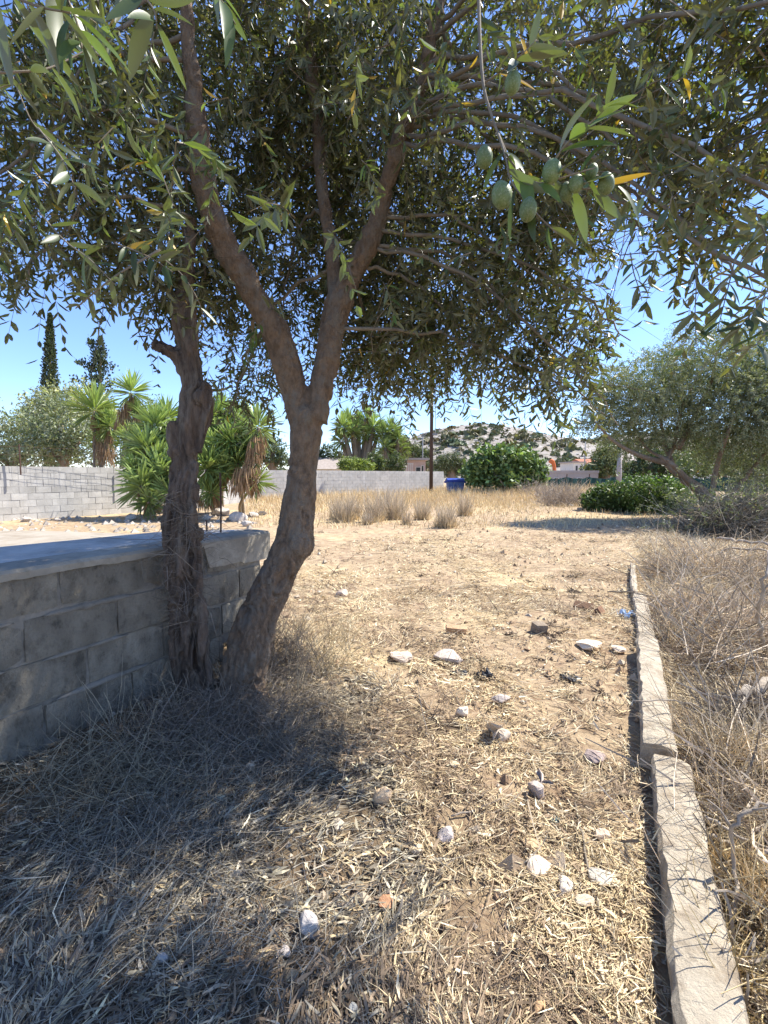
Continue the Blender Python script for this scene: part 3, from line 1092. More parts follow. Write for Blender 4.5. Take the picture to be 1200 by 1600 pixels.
yucca('yucca with a long brown skirt of dead leaves just left of the leaning trunk', G(375, 803), [(P(404, 668, 13.6), 1.25), (P(402, 752, 13.3), 0.95)],
      skirts=[([P(403, 680, 13.3), P(396, 705, 13.1), P(384, 765, 13.0)], 0.2, 420), ([P(388, 725, 13.1), P(374, 765, 12.9)], 0.34, 320)])

def far_yucca(label, px, d, heads, gy=None):
    g = ground_at(px, d)
    root = thing('yucca_tree', g, label, 'yucca tree', 'yucca trees beyond the yard wall')
    V, F, C = [], [], []
    o = 0
    for (hx, hy, sc) in heads:
        hp = P(hx, hy, d + random.uniform(-1, 1))
        b_ = MB(); b_.tube(smooth_path([g, (g * 0.4 + hp * 0.6) + np.array([0, 0, -0.2]), hp], 8), np.linspace(0.3, 0.16, 9), 6)
        part('stem', b_.mesh('stem', M['twig'], smooth=True), root)
        ob = add('rosette', ROS[random.randrange(5)], root)
        ob.location = tuple(hp - np.array(root.location)); ob.scale = (sc,) * 3
        ob.rotation_euler = (random.uniform(-.3, .3), random.uniform(-.3, .3), random.uniform(0, 6))
        v, f, c = skirt_mesh([hp, hp - np.array([0, 0, 1.5])], 0.35, 90, random.randrange(9999))
        V.append(v); F.append(f + o); C.append(c * 0.75); o += len(v)
    part('dead_leaf_skirt', mesh_np('dead_leaf_skirt', np.concatenate(V), np.concatenate(F), M['straw'], cols=np.concatenate(C)), root)

far_yucca('broad many-headed yucca tree above the light green shrub', 562, 44, [(536, 668, 2.6), (548, 660, 2.6), (560, 665, 2.4), (572, 658, 2.8), (584, 668, 2.6), (590, 680, 2.2), (534, 690, 2.3), (553, 675, 2.3), (575, 680, 2.3)])
far_yucca('smaller yucca tree right of the broad one, near the pink house', 612, 43, [(603, 678, 2.2), (612, 672, 2.4), (622, 686, 2.3), (602, 700, 2.0), (618, 708, 2.2), (610, 722, 2.2), (626, 700, 2.0)])
bush_tree('shrub', 'light green shrub behind the yard wall under the broad yucca tree', 'shrub', 560, 38, [(552, 728, 20, 14), (572, 730, 16, 12), (540, 726, 12, 10)], 4000, 0.2, (0.22, 0.28, 0.06), trunk=False)
bush_tree('shrub', 'dark green shrub behind the yard wall below the smaller yucca tree', 'shrub', 605, 39, [(600, 728, 14, 14), (622, 725, 12, 16), (586, 722, 12, 18)], 4000, 0.2, (0.09, 0.12, 0.04), trunk=False)
bush_tree('tree', 'mid green low tree behind the pink house, left of the utility pole', 'tree', 645, 70, [(645, 708, 22, 14), (628, 700, 14, 14), (662, 714, 14, 12)], 3500, 0.4, (0.10, 0.125, 0.055))
bush_tree('palm', 'low fan-leaved dark tree between the utility pole and the fig bush', 'tree', 705, 40, [(703, 722, 16, 15), (692, 726, 16, 12), (718, 728, 14, 14)], 3500, 0.4, (0.085, 0.10, 0.045), aspect=0.12)
bpy.data.objects['palm'].name = 'fan_palm'

# fig-like bush right of the bin
bush_tree('fig_bush', 'large glossy green fig bush right of the blue bin', 'bush', 790, 26, [(765, 725, 36, 26), (800, 722, 38, 28), (830, 735, 26, 20), (745, 735, 24, 22), (785, 745, 50, 16), (838, 748, 16, 12)], 9000, 0.26, (0.12, 0.18, 0.06), aspect=0.6, bright=0.2, up=0.8)

# right background greenery
bush_tree('tree', 'pale green bushy tree at the foot of the hill, right of the small white house', 'tree', 945, 48, [(945, 718, 22, 22), (930, 735, 22, 14), (960, 730, 20, 18)], 5000, 0.35, (0.15, 0.175, 0.07))
bush_tree('tree', 'dark tree behind the concrete post, seen through the right olive', 'tree', 1010, 40, [(1015, 725, 26, 26), (985, 735, 22, 18), (1050, 730, 30, 24)], 6000, 0.3, (0.07, 0.10, 0.04))
bush_tree('tree', 'green tree behind the brush heap at the right edge', 'tree', 1130, 36, [(1120, 720, 50, 30), (1180, 725, 50, 34), (1080, 735, 30, 22), (1240, 715, 50, 50)], 8000, 0.3, (0.12, 0.15, 0.06))

def lobed_shrub(label, px, d, blist, n, colr):
    g = ground_at(px, d)
    root = thing('evergreen_shrub', g, label, 'shrub', 'dark green rounded shrubs at the right')
    limbs = MB()
    for b in blist:
        limbs.tube(smooth_path([g, P(b[0], b[1], d)], 6), np.linspace(0.05, 0.02, 7), 6)
    part('stem', limbs.mesh('stem', M['twig']), root, kind='stuff')
    part('foliage', leaf_cloud([blob_px(*b[:2], d + (b[4] if len(b) > 4 else 0), b[2], b[3]) for b in blist], n, 0.13, colr, up=0.9, bright=0.25, clump=0.13, fill=0.7, aspect=0.35), root, kind='stuff')

lobed_shrub('low dark green rounded shrub nearer the rubbish pile, left one of the pair', 945, 16, [(930, 782, 20, 15), (955, 776, 28, 20), (925, 788, 16, 10), (980, 784, 24, 16)], 8000, (0.085, 0.135, 0.035))
lobed_shrub('taller dark green rounded shrub behind the right olive trunk, right one of the pair', 1015, 15.5, [(1005, 766, 40, 22), (1035, 775, 34, 26), (1000, 785, 26, 16), (1060, 780, 24, 22), (1020, 790, 34, 12)], 10000, (0.09, 0.145, 0.035))

# ------------------------------------------------------------------ right olive tree
def right_olive():
    d = 9.6
    g = on_ground(1128, 815)
    root = thing('olive_tree', g, 'olive tree with a leaning trunk standing in a brush heap at the right edge', 'olive tree')
    d = float(g[1])
    t1 = smooth_path([P(1150, 825, d), P(1112, 790, d), P(1092, 765, d), P(1068, 748, d)], 16)
    r = 0.011 * d
    b_ = MB(); b_.tube(t1, np.linspace(r * 1.5, r * 0.9, 17), 10)
    part('trunk', b_.mesh('trunk', M['bark'], smooth=True), root)
    limbs = [[(1090, 765), (1060, 735), (1040, 718), (1010, 700), (985, 660)], [(1068, 748), (1042, 724), (1055, 690), (1065, 640), (1090, 590)], [(1050, 726), (1038, 690), (1030, 640)],
             [(1110, 790), (1120, 730), (1140, 670), (1170, 600)], [(1120, 800), (1170, 740), (1210, 690)], [(1042, 724), (1000, 712), (960, 690), (930, 660)], [(1060, 700), (1085, 650), (1110, 600), (1120, 550)]]
    for l in limbs:
        p = smooth_path([P(a, b, d + random.uniform(-0.6, 0.6) * (i > 0)) for i, (a, b) in enumerate(l)], 14)
        b_ = MB(); b_.tube(p, np.linspace(0.085, 0.022, 15), 7)
        part('limb', b_.mesh('limb', M['bark'], smooth=True), root)
    blobs = [(960, 625, 45, 48), (940, 655, 34, 30), (1000, 610, 55, 50), (1040, 590, 50, 50), (1100, 565, 60, 55), (1170, 560, 60, 60), (1020, 660, 60, 40), (1080, 640, 60, 60), (1150, 640, 70, 60),
             (1200, 600, 60, 70), (980, 690, 45, 24), (1180, 700, 60, 50), (1120, 690, 50, 40), (1240, 650, 60, 80), (1185, 750, 30, 40), (1290, 600, 80, 90)]
    V, F, C = [], [], []
    off = 0
    for (px, py, rx, ry) in blobs:
        c = P(px, py, d + random.uniform(-0.8, 1.0))
        k = d / 720
        R = np.array([rx * k, rx * k * 0.9, ry * k])
        n = int(0.20 * rx * ry)
        u = unit(RNG.normal(size=(n, 3))) * (RNG.random((n, 1)) ** 0.4)
        o = c + u * R
        dr = unit(u * 0.7 + RNG.normal(size=(n, 3)) * 0.5 + np.array([0, 0, 0.15]))
        v, f, cc = sprays(o, dr, RNG.uniform(0.25, 0.5, n), nodes=7, leafL=0.085, leafW=0.024, grav=0.25, base=(0.24, 0.265, 0.14), bright=0.25, yellow=0.004)
        V.append(v); F.append(f + off); C.append(cc); off += len(v)
    part('crown', mesh_np('crown', np.concatenate(V), np.concatenate(F), M['silver_leaf'], cols=np.concatenate(C)), root, kind='stuff')

right_olive()

# ------------------------------------------------------------------ tangles of dry twigs
def tangle(n, centre, R, length, rad, colr, arch=0.3, up=0.25, segs=4, flat=False, seed=1, ground=True, tone=0.5):
    rs = np.random.default_rng(abs(int(seed)))
    o = centre[None] + rs.normal(size=(n, 3)) * 0.45 * np.array(R)[None]
    if ground:
        gz = height(o[:, 0], o[:, 1])
        o[:, 2] = gz + np.abs(o[:, 2] - centre[2]) * 0.8
    az = rs.uniform(0, 2 * pi, n)
    el = rs.normal(up, 0.45, n)
    d = np.stack([np.cos(el) * np.cos(az), np.cos(el) * np.sin(az), np.sin(el)], 1)
    L = length * rs.uniform(0.35, 1.3, n)
    bend = rs.normal(size=(n, 3)) * arch
    t = np.linspace(0, 1, segs)
    pts = o[:, None] + d[:, None] * (t[None] * L[:, None])[..., None] + bend[:, None] * ((t ** 2)[None] * L[:, None])[..., None]
    if ground:
        gz = height(pts[..., 0].ravel(), pts[..., 1].ravel()).reshape(n, segs)
        pts[..., 2] = np.maximum(pts[..., 2], gz + 0.004)
    tg = unit(np.gradient(pts, axis=1))
    a = unit(np.cross(tg, np.array([0.31, 0.2, 0.9])[None, None]))
    b = np.cross(tg, a)
    r = (rad * rs.uniform(0.5, 1.5, n)[:, None] * (1 - 0.65 * t)[None])[..., None]
    ring = np.stack([pts + r * a, pts + r * (-0.5 * a + 0.866 * b), pts + r * (-0.5 * a - 0.866 * b)], 2)
    v = ring.reshape(-1, 3)
    idx = (np.arange(n)[:, None] * segs * 3 + np.arange(segs - 1)[None] * 3).ravel()
    f = np.concatenate([np.stack([idx + k, idx + (k + 1) % 3, idx + 3 + (k + 1) % 3, idx + 3 + k], 1) for k in range(3)])
    c = np.repeat(rs.uniform(1 - tone, 1 + tone, (n, 1)) * np.array(colr)[None], segs * 3, 0)
    return v, f, c

def join_geo(lst):
    V, F, C, o = [], [], [], 0
    for v, f, c in lst:
        V.append(v); F.append(f + o); C.append(c); o += len(v)
    return np.concatenate(V), np.concatenate(F), np.concatenate(C)

def stuff(name, geo, m, label, cat):
    v, f, c = geo
    return add(name, mesh_np(name, v, f, m, cols=c), kind='stuff', label=label, category=cat)

# brush heap under the right olive
hp = on_ground(1150, 838)
heap = [tangle(3800, hp + np.array([0.25, 0.4, 0.0]), (1.0, 0.9, 0.75), 0.6, 0.006, (0.27, 0.235, 0.18), seed=3, tone=.8),
        tangle(1500, hp + np.array([0.9, 0.3, 0.0]), (1.1, 0.9, 1.1), 0.6, 0.006, (0.15, 0.14, 0.11), seed=4)]
stuff('brush_heap', join_geo(heap), M['straw'], 'heap of dark tangled brushwood at the foot of the right olive', 'brush heap')
n = 700
oo = hp + np.array([0.25, 0.5, 0.45]) + RNG.normal(size=(n, 3)) * np.array([0.75, 0.5, 0.38])
v, f, c = sprays(oo, RNG.normal(size=(n, 3)), RNG.uniform(0.15, 0.35, n), nodes=6, leafL=0.07, leafW=0.018, base=(0.15, 0.17, 0.10), bright=0.1)
stuff('olive_suckers', (v, f, c), M['olive_leaf'], 'leafy sucker shoots growing out of the brush heap', 'shoots')

# ------------------------------------------------------------------ main olive trees
def remesh_obj(mb, name, m, voxel=0.009, disp=0.008, seed=0, fiss=0.006, scale=(22, 22, 7)):
    """fuse overlapping tubes into one continuous skin and roughen it into bark"""
    me = mb.mesh(name + '_src', m)
    tmp = bpy.data.objects.new('tmp', me)
    COL.objects.link(tmp)
    md = tmp.modifiers.new('r', 'REMESH')
    md.mode = 'VOXEL'
    md.voxel_size = voxel
    sm = tmp.modifiers.new('s', 'SMOOTH'); sm.factor = 0.5; sm.iterations = 6
    dg = bpy.context.evaluated_depsgraph_get()
    dg.update()
    out = bpy.data.meshes.new_from_object(tmp.evaluated_get(dg))
    bpy.data.objects.remove(tmp)
    out.name = name
    n = len(out.vertices)
    co = np.empty(n * 3, np.float32); out.vertices.foreach_get('co', co); co = co.reshape(-1, 3).astype(float)
    no = np.empty(n * 3, np.float32); out.vertices.foreach_get('normal', no); no = no.reshape(-1, 3)
    w1 = fbm(co * 5, 3, seed) * disp
    q = co * np.array(scale) + (fbm(co * 6, 2, seed + 4) * 1.2)[:, None]
    ridge = 1 - np.abs(fbm(q, 3, seed + 7))
    w2 = (ridge - 0.6) * fiss * (1.0 + 1.6 * (1 - sstep(0.5, 1.5, co[:, 2])))
    w2 = w2 - 0.012 * sstep(0.45, 0.8, fbm(co * np.array([9, 9, 6]), 3, seed + 11))
    co = co + no * (w1 + w2)[:, None]
    out.vertices.foreach_set('co', co.astype(np.float32).ravel())
    out.materials.clear(); out.materials.append(m)
    out.polygons.foreach_set('use_smooth', np.ones(len(out.polygons), bool))
    out.update()
    return out

def px_path(lst):
    """[(px,py,width_px,depth)] -> points and radii, smoothed"""
    rows = []
    for px, py, w_, d in lst:
        p = P(px, py, d)
        rows.append([*p, w_ * d / 720 / 2])
    s = smooth_path(rows, len(lst) * 6)
    return s[:, :3], s[:, 3]

TW = 2.5
trunk_main = [(376, 1100, 74, 2.45), (380, 1050, 70, 2.45), (392, 1000, 66, 2.46), (412, 945, 62, 2.5), (436, 895, 58, 2.52), (455, 855, 55, 2.54), (463, 815, 53, 2.56), (470, 760, 48, 2.58), (474, 710, 50, 2.6), (478, 670, 54, 2.6), (480, 645, 52, 2.6)]
limb_left = [(472, 665, 44, 2.6), (462, 620, 44, 2.6), (448, 575, 46, 2.58), (430, 520, 44, 2.54), (408, 480, 42, 2.5), (385, 435, 42, 2.44), (352, 385, 42, 2.38), (330, 330, 38, 2.3), (316, 270, 36, 2.25), (308, 200, 32, 2.2), (300, 120, 28, 2.15), (292, 30, 24, 2.1), (285, -80, 18, 2.05)]
limb_right = [(492, 660, 40, 2.6), (502, 610, 40, 2.62), (512, 560, 38, 2.64), (520, 510, 38, 2.66), (532, 465, 38, 2.66), (552, 425, 32, 2.64), (574, 385, 30, 2.6), (593, 335, 28, 2.56), (604, 290, 26, 2.5), (622, 230, 26, 2.42), (645, 165, 26, 2.35), (668, 90, 24, 2.28), (690, 0, 20, 2.2), (705, -90, 14, 2.1)]
limb_mid = [(528, 475, 28, 2.66), (522, 430, 22, 2.68), (516, 370, 22, 2.7), (506, 310, 21, 2.72), (501, 255, 21, 2.72), (497, 190, 20, 2.7), (490, 130, 18, 2.66), (480, 50, 15, 2.6), (470, -50, 12, 2.5)]

ROOT = thing('olive_tree', P(378, 1075, 2.47), 'large olive tree with smooth brown trunk forking into two limbs, left of centre', 'olive tree')
mb = MB()
for lst in (trunk_main, limb_left, limb_right, limb_mid):
    p, r = px_path(lst)
    mb.tube(p, r * 0.95, 20)
# root flare
for (dx, w_) in ((-26, 40), (24, 34), (0, 46)):
    p, r = px_path([(376 + dx * 1.5, 1118, w_ * .9, 2.38), (380 + dx * 0.8, 1060, w_ * 0.6, 2.42), (390 + dx * 0.4, 990, w_ * 0.45, 2.46)])
    mb.tube(p, r, 14)
# knots and swellings
for (px, py, w_, d) in ((480, 655, 54, 2.6), (464, 850, 50, 2.53), (424, 905, 46, 2.49), (533, 470, 40, 2.66), (400, 1010, 30, 2.42)):
    c = P(px, py, d); r = w_ * d / 1440
    pts = [c + np.array([0, 0, z * r]) for z in np.linspace(-0.95, 0.95, 7)]
    mb.tube(pts, [r * math.sqrt(max(0.05, 1 - z * z)) for z in np.linspace(-0.95, 0.95, 7)], 12)
part('trunk', remesh_obj(mb, 'trunk', M['bark'], 0.008, 0.010, 1, 0.011, (26, 26, 9)), ROOT)

OLD = thing('olive_tree', P(300, 1080, 2.42), 'old dark knotted olive trunk with a sawn-off stub, against the block wall', 'olive tree')
old_main = [(303, 1105, 70, 2.4), (300, 1060, 60, 2.4), (300, 1000, 52, 2.4), (296, 950, 56, 2.41), (288, 900, 66, 2.42), (283, 850, 72, 2.43), (282, 800, 66, 2.44), (288, 750, 54, 2.45), (292, 700, 54, 2.46), (300, 650, 56, 2.47), (302, 610, 48, 2.48), (296, 570, 46, 2.48), (291, 530, 46, 2.48), (288, 490, 42, 2.48), (288, 450, 34, 2.46), (292, 400, 26, 2.42), (300, 340, 18, 2.36)]
mb = MB()
p, r = px_path(old_main); mb.tube(p, r * 0.66, 20)
p, r = px_path([(290, 580, 26, 2.47), (276, 556, 24, 2.45), (262, 548, 20, 2.42), (240, 536, 19, 2.4)]); mb.tube(p, r, 12)
for lst in ([(318, 600, 22, 2.46), (326, 622, 22, 2.45), (322, 660, 24, 2.45), (312, 710, 16, 2.44)], [(270, 660, 20, 2.44), (268, 760, 18, 2.42), (262, 850, 22, 2.4), (270, 930, 22, 2.38), (280, 1090, 26, 2.36)],
            [(306, 720, 16, 2.42), (302, 820, 20, 2.39), (310, 900, 24, 2.38), (314, 980, 22, 2.37), (322, 1095, 26, 2.36)], [(290, 660, 14, 2.43), (286, 760, 16, 2.41), (290, 860, 18, 2.38), (292, 960, 18, 2.36), (300, 1095, 26, 2.34)]):
    p, r = px_path(lst); mb.tube(p, r * 0.62, 10)
for (px, py, w_, d) in ((314, 622, 24, 2.45), (268, 820, 26, 2.4), (303, 835, 26, 2.4)):
    c = P(px, py, d); r = w_ * d / 1440
    pts = [c + np.array([0, 0, z * r]) for z in np.linspace(-0.95, 0.95, 7)]
    mb.tube(pts, [r * math.sqrt(max(0.05, 1 - z * z)) for z in np.linspace(-0.95, 0.95, 7)], 12)
part('trunk', remesh_obj(mb, 'trunk', M['oldbark'], 0.0075, 0.014, 5, 0.022, (34, 34, 4)), OLD)

# fine dead shoots clinging to the old trunk
geo = []
for (px, py, n, s) in ((285, 840, 130, 0.16), (290, 900, 110, 0.16), (275, 800, 60, 0.12), (300, 960, 70, 0.14), (310, 830, 60, 0.12)):
    geo.append(tangle(n, P(px, py, 2.37), (0.10, 0.05, 0.14), s, 0.0014, (0.22, 0.18, 0.14), up=-0.1, arch=0.5, seed=px + py, ground=False))
part('dead_shoots', mesh_np('dead_shoots', *join_geo(geo)[:2], M['straw'], cols=join_geo(geo)[2]), OLD, kind='stuff')

# secondary branches
def nearest(paths, target, lowest=None):
    best = None
    for pth in paths:
        p, r = pth
        dd = np.linalg.norm(p - target, axis=1) + 1.3 * np.maximum(0, target[2] + 0.35 - p[:, 2])
        i = int(np.argmin(dd))
        if best is None or dd[i] < best[0]:
            best = (dd[i], p[i], r[i])
    return best[1], best[2]

LIMBS = [px_path(l) for l in (limb_left, limb_right, limb_mid)]
LIMBS = [(p[6:], r[6:]) for p, r in LIMBS]
OLDL = [px_path(old_main[11:])]

# (px, py, rx, ry, depth, depth radius m, sprays per m2)
crown_main = [
    (600, 520, 120, 100, 3.3, .5, 260), (720, 480, 120, 110, 3.0, .5, 270), (810, 450, 85, 110, 2.6, .5, 240), (860, 535, 55, 70, 2.5, .3, 210), (900, 570, 36, 58, 2.4, .2, 200), (690, 540, 110, 38, 2.9, .4, 230),
    (800, 532, 70, 42, 2.6, .3, 230), (868, 600, 20, 26, 2.35, .1, 160), (590, 556, 80, 32, 3.1, .4, 200),
    (700, 330, 170, 140, 2.9, .5, 240), (560, 250, 180, 190, 3.3, .6, 250), (420, 250, 150, 180, 3.2, .5, 250), (440, 420, 120, 110, 3.2, .4, 130), (395, 560, 55, 60, 3.2, .3, 190), (378, 615, 32, 24, 3.1, .2, 190),
    (400, 480, 60, 50, 3.2, .3, 110), (830, 230, 130, 130, 2.5, .4, 210), (640, 80, 260, 150, 2.7, .5, 240), (340, 90, 200, 150, 2.8, .5, 250), (830, 340, 50, 55, 2.5, .3, 190), (905, 490, 36, 46, 2.4, .2, 190),
    (560, 420, 90, 90, 3.3, .3, 200), (500, -120, 400, 170, 2.3, .5, 90), (620, 130, 90, 90, 2.1, .25, 130), (870, 240, 90, 110, 2.35, .35, 220), (980, 150, 100, 110, 2.35, .35, 200),
]
crown_right = [
    (1000, 130, 120, 120, 1.75, .35, 150), (1110, 200, 120, 150, 1.6, .35, 160), (1150, 320, 80, 70, 1.45, .25, 190), (1040, 270, 80, 80, 1.7, .25, 150), (1060, 345, 60, 34, 1.5, .2, 170), (960, 230, 60, 80, 1.8, .25, 140),
    (950, 60, 130, 90, 1.9, .4, 130), (1180, 60, 90, 120, 1.5, .3, 130), (1175, 405, 40, 24, 1.35, .12, 150), (1050, -120, 300, 160, 1.7, .45, 90), (1300, 200, 100, 240, 1.5, .35, 210), (1260, -60, 120, 160, 1.35, .35, 170)]
crown_left = [(130, 260, 160, 130, 2.4, .5, 230), (60, 345, 80, 50, 2.2, .3, 230), (190, 385, 90, 46, 2.25, .3, 230), (80, 110, 150, 170, 2.0, .45, 210), (275, 440, 50, 45, 2.6, .2, 200), (270, 320, 100, 120, 2.75, .3, 220),
              (240, 455, 36, 24, 2.5, .15, 120), (40, 370, 60, 36, 1.9, .2, 180), (-80, 250, 120, 180, 2.2, .5, 160), (330, 455, 40, 60, 2.8, .2, 240)]

def build_crown(root, blobs, limbs, lower=0.0, dk=1.0, leafL=0.072, base=(0.108, 0.112, 0.038), nb=1):
    geo = []
    for (px, py, rx, ry, d, rd, dens) in blobs:
        c = P(px, py, d)
        k = d / 720
        R = np.array([rx * k, rd, ry * k])
        area = pi * R[0] * R[2]
        n = int(area * dens * dk) + 6
        u = unit(RNG.normal(size=(n, 3))) * (RNG.random((n, 1)) ** 0.42)
        nz = 1 + 0.25 * fbm(u * 2 + c, 2)
        n0 = n
        o = c + u * R * nz[:, None]
        # never across the lens
        ok = (o[:, 1] > 0.8) & (fbm(o * 3.3, 2, 8) > -0.55)
        o, u = o[ok], u[ok]
        n = len(o)
        dr = unit(u * 0.5 + RNG.normal(size=(n, 3)) * 0.55 + np.array([0, 0, -0.25]))
        geo.append(sprays(o, dr, RNG.uniform(0.14, 0.30, n), nodes=8, leafL=leafL, leafW=0.016, grav=0.5, base=base, yellow=0.012, bright=0.12))
        # bough and twigs carrying this part
        s, r = nearest(limbs, c)
        for j in range(nb):
            e = c + RNG.normal(size=3) * R * 0.35
            mid = s * 0.5 + e * 0.5 + np.array([random.uniform(-.06, .06), random.uniform(-.06, .06), 0.10 + random.uniform(0, .1)])
            pts = smooth_path([s, mid, e, e + (e - mid) * 0.35 + np.array([0, 0, -0.08])], 16)
            pts[1:] += RNG.normal(size=(16, 3)) * 0.009
            b_ = MB(); b_.tube(pts, np.linspace(min(r * 0.4, 0.0115), 0.0025, 17), 7)
            part('branch', b_.mesh('branch', M['twig'], smooth=True), root)
        geo.append(tangle(int(area * 75) + 6, c, R * 1.1, 0.42, 0.0022, (0.24, 0.19, 0.14), up=0.1, arch=0.35, seed=int(px * 7 + py), ground=False))
    v, f, cc = join_geo(geo)
    part('crown', mesh_np('crown', v, f, M['olive_leaf'], cols=cc), root, kind='stuff')

build_crown(ROOT, crown_main, LIMBS, dk=1.02)
build_crown(OLD, crown_left, OLDL + LIMBS[:1], dk=1.08)
build_crown(ROOT, crown_right, LIMBS[1:2], dk=0.80, leafL=0.064, nb=1)

def mid_sprays():
    n = 150
    px = RNG.uniform(-20, 1200, n); py = RNG.uniform(-40, 400, n)
    ok = ~((px > 210) & (px < 680) & (RNG.random(n) < 0.72)) & ~((px > 680) & (RNG.random(n) < 0.45))
    px, py = px[ok], py[ok]; n = len(px)
    py = np.where((px > 800) & (px < 950), np.minimum(py, 300), py)
    d = RNG.uniform(1.0, 1.9, n)
    o = np.array([P(a, b - 30, c) for a, b, c in zip(px, py, d)])
    dr = unit(RNG.normal(size=(n, 3)) + np.array([0, 0, -0.5]))
    v, f, c = sprays(o, dr, RNG.uniform(0.12, 0.26, n), nodes=8, leafL=0.058, leafW=0.0135, grav=0.5, base=(0.085, 0.11, 0.038), yellow=0.03, bright=0.2)
    part('leafy_sprays', mesh_np('leafy_sprays', v, f, M['olive_leaf'], cols=c), ROOT, kind='stuff')
mid_sprays()

# near twigs, leaf by leaf
def leaf_mesh(seed, wide=1.0, colr=(0.10, 0.15, 0.045)):
    rs = np.random.default_rng(abs(int(seed)))
    n = 9
    V, F = [], []
    bend = rs.uniform(-0.1, 0.30)
    side = rs.uniform(-0.06, 0.06)
    for i in range(n):
        t = i / (n - 1)
        w_ = 0.5 * 0.235 * wide * (math.sin(pi * t ** 0.85) ** 0.75 if 0 < t < 1 else 0.015) + (0.012 if t < 0.05 else 0)
        y = t
        z = -bend * t * t
        x = side * math.sin(pi * t)
        V += [(x - w_, y, z + w_ * 0.35), (x, y, z), (x + w_, y, z + w_ * 0.35)]
    for i in range(n - 1):
        a = i * 3
        F += [(a, a + 1, a + 4, a + 3), (a + 1, a + 2, a + 5, a + 4)]
    return mesh_np('leaf', V, F, M['olive_leaf'] if wide < 1.2 else M['green_leaf'], smooth=True, cols=np.ones((len(V), 3)) * np.array(colr) * rs.uniform(0.75, 1.25))

LEAF_G = [leaf_mesh(i, 1.0, (0.07, 0.10, 0.035)) for i in range(5)]
LEAF_B = [leaf_mesh(40 + i, 1.0, (0.09, 0.14, 0.035)) for i in range(4)]
LEAF_D = [leaf_mesh(20 + i, 1.05, (0.065, 0.095, 0.035)) for i in range(5)]
LEAF_Y = [leaf_mesh(60, 1.0, (0.45, 0.27, 0.03))]

def olive_mesh():
    bm = bmesh.new()
    bmesh.ops.create_uvsphere(bm, u_segments=16, v_segments=10, radius=1)
    for v in bm.verts:
        v.co.z *= 1.28
        if v.co.z > 1.1:
            v.co.z += 0.06
    me = bpy.data.meshes.new('olive')
    bm.to_mesh(me); bm.free()
    me.materials.append(M['olive_fruit'])
    me.polygons.foreach_set('use_smooth', np.ones(len(me.polygons), bool))
    return me
OLIVE = olive_mesh()

def set_dir(o, d, roll=None):
    q = Vector(d).to_track_quat('Y', 'Z')
    o.rotation_mode = 'QUATERNION'
    from mathutils import Quaternion
    o.rotation_quaternion = q @ Quaternion((0, 1, 0), roll if roll is not None else random.uniform(-1, 1))

def near_twig(root, path, n, L, leaves, side_twigs=0, fruit=0, thick=0.0016, tipw=0.0, spread=1.0):
    pts = smooth_path([P(*q) for q in path], 18)
    b_ = MB(); b_.tube(pts, np.linspace(thick, thick * 0.45, len(pts)), 7)
    tw = part('twig', b_.mesh('twig', M['twig'], smooth=True), root)
    off = root_world(tw)
    start = int(len(pts) * 0.12)
    for i in range(n):
        u = start + (len(pts) - 1 - start) * (i + 0.5) / n
        k = min(int(u), len(pts) - 2)
        p = pts[k] * (1 - (u - k)) + pts[k + 1] * (u - k)
        tg = unit(pts[k + 1] - pts[k])
        a = unit(np.cross(tg, RNG.normal(size=3)))
        for sgn in (1, -1):
            if random.random() < 0.12:
                continue
            d = tg * random.uniform(0.3, 0.9) + a * sgn * spread + np.array([0, 0, -0.22]) + RNG.normal(size=3) * 0.12
            o = add('leaf', random.choice(LEAF_Y) if random.random() < 0.015 else random.choice(leaves), tw)
            o.location = tuple(p - np.array(off))
            s = L * random.uniform(0.75, 1.2) * (1 - 0.35 * (i / n) ** 3)
            o.scale = (s, s, s)
            set_dir(o, unit(d))
    for i in range(fruit):
        k = random.randrange(start, len(pts) - 1)
        o = add('olive', OLIVE, tw)
        o.location = tuple(pts[k] + RNG.normal(size=3) * 0.008 + np.array([0, 0, -0.018]) - np.array(off))
        o.scale = (0.0085,) * 3
        o.rotation_euler = (random.uniform(-.4, .4), random.uniform(-.4, .4), 0)
    return tw, off

# cluster with olives, upper right, half a metre from the lens
tw, off = near_twig(ROOT, [(748, -60, .62), (749, 40, .58), (755, 130, .55), (768, 180, .53), (778, 208, .52)], 0, .06, LEAF_G, thick=0.0024)
def fr(px, py, d, r=0.0095, tilt=0.3):
    o = add('olive', OLIVE, tw)
    o.location = tuple(P(px, py, d) - np.array(off)); r *= 0.8; o.scale = (r, r, r); o.rotation_euler = (random.uniform(-tilt, tilt), random.uniform(-tilt, tilt), 0)
near_twig(ROOT, [(778, 208, .52), (800, 255, .5), (835, 285, .49), (870, 280, .48), (930, 262, .47)], 5, .046, LEAF_B, thick=0.0013, spread=.7)
near_twig(ROOT, [(778, 208, .52), (790, 245, .5), (800, 285, .49), (835, 330, .48), (870, 365, .48)], 5, .043, LEAF_G, thick=0.0013, spread=.7)
near_twig(ROOT, [(860, 260, .5), (885, 225, .49), (925, 190, .47), (955, 160, .46)], 5, .046, LEAF_B, thick=0.0012, spread=.5)
near_twig(ROOT, [(756, 130, .56), (785, 110, .54), (815, 85, .52), (838, 62, .52)], 3, .045, LEAF_G, thick=0.001, spread=.6)
near_twig(ROOT, [(860, 290, .5), (920, 295, .49), (980, 285, .49)], 3, .046, LEAF_G, thick=0.001, spread=.5)
for (px, py, d, r) in ((801, 130, .52, .0105), (757, 246, .5, .0105), (784, 305, .48, .0125), (825, 328, .47, .0105), (862, 268, .48, .0115), (900, 287, .48, .009), (947, 287, .47, .0095), (885, 300, .49, .0085), (925, 268, .48, .007)):
    fr(px, py, d, r)
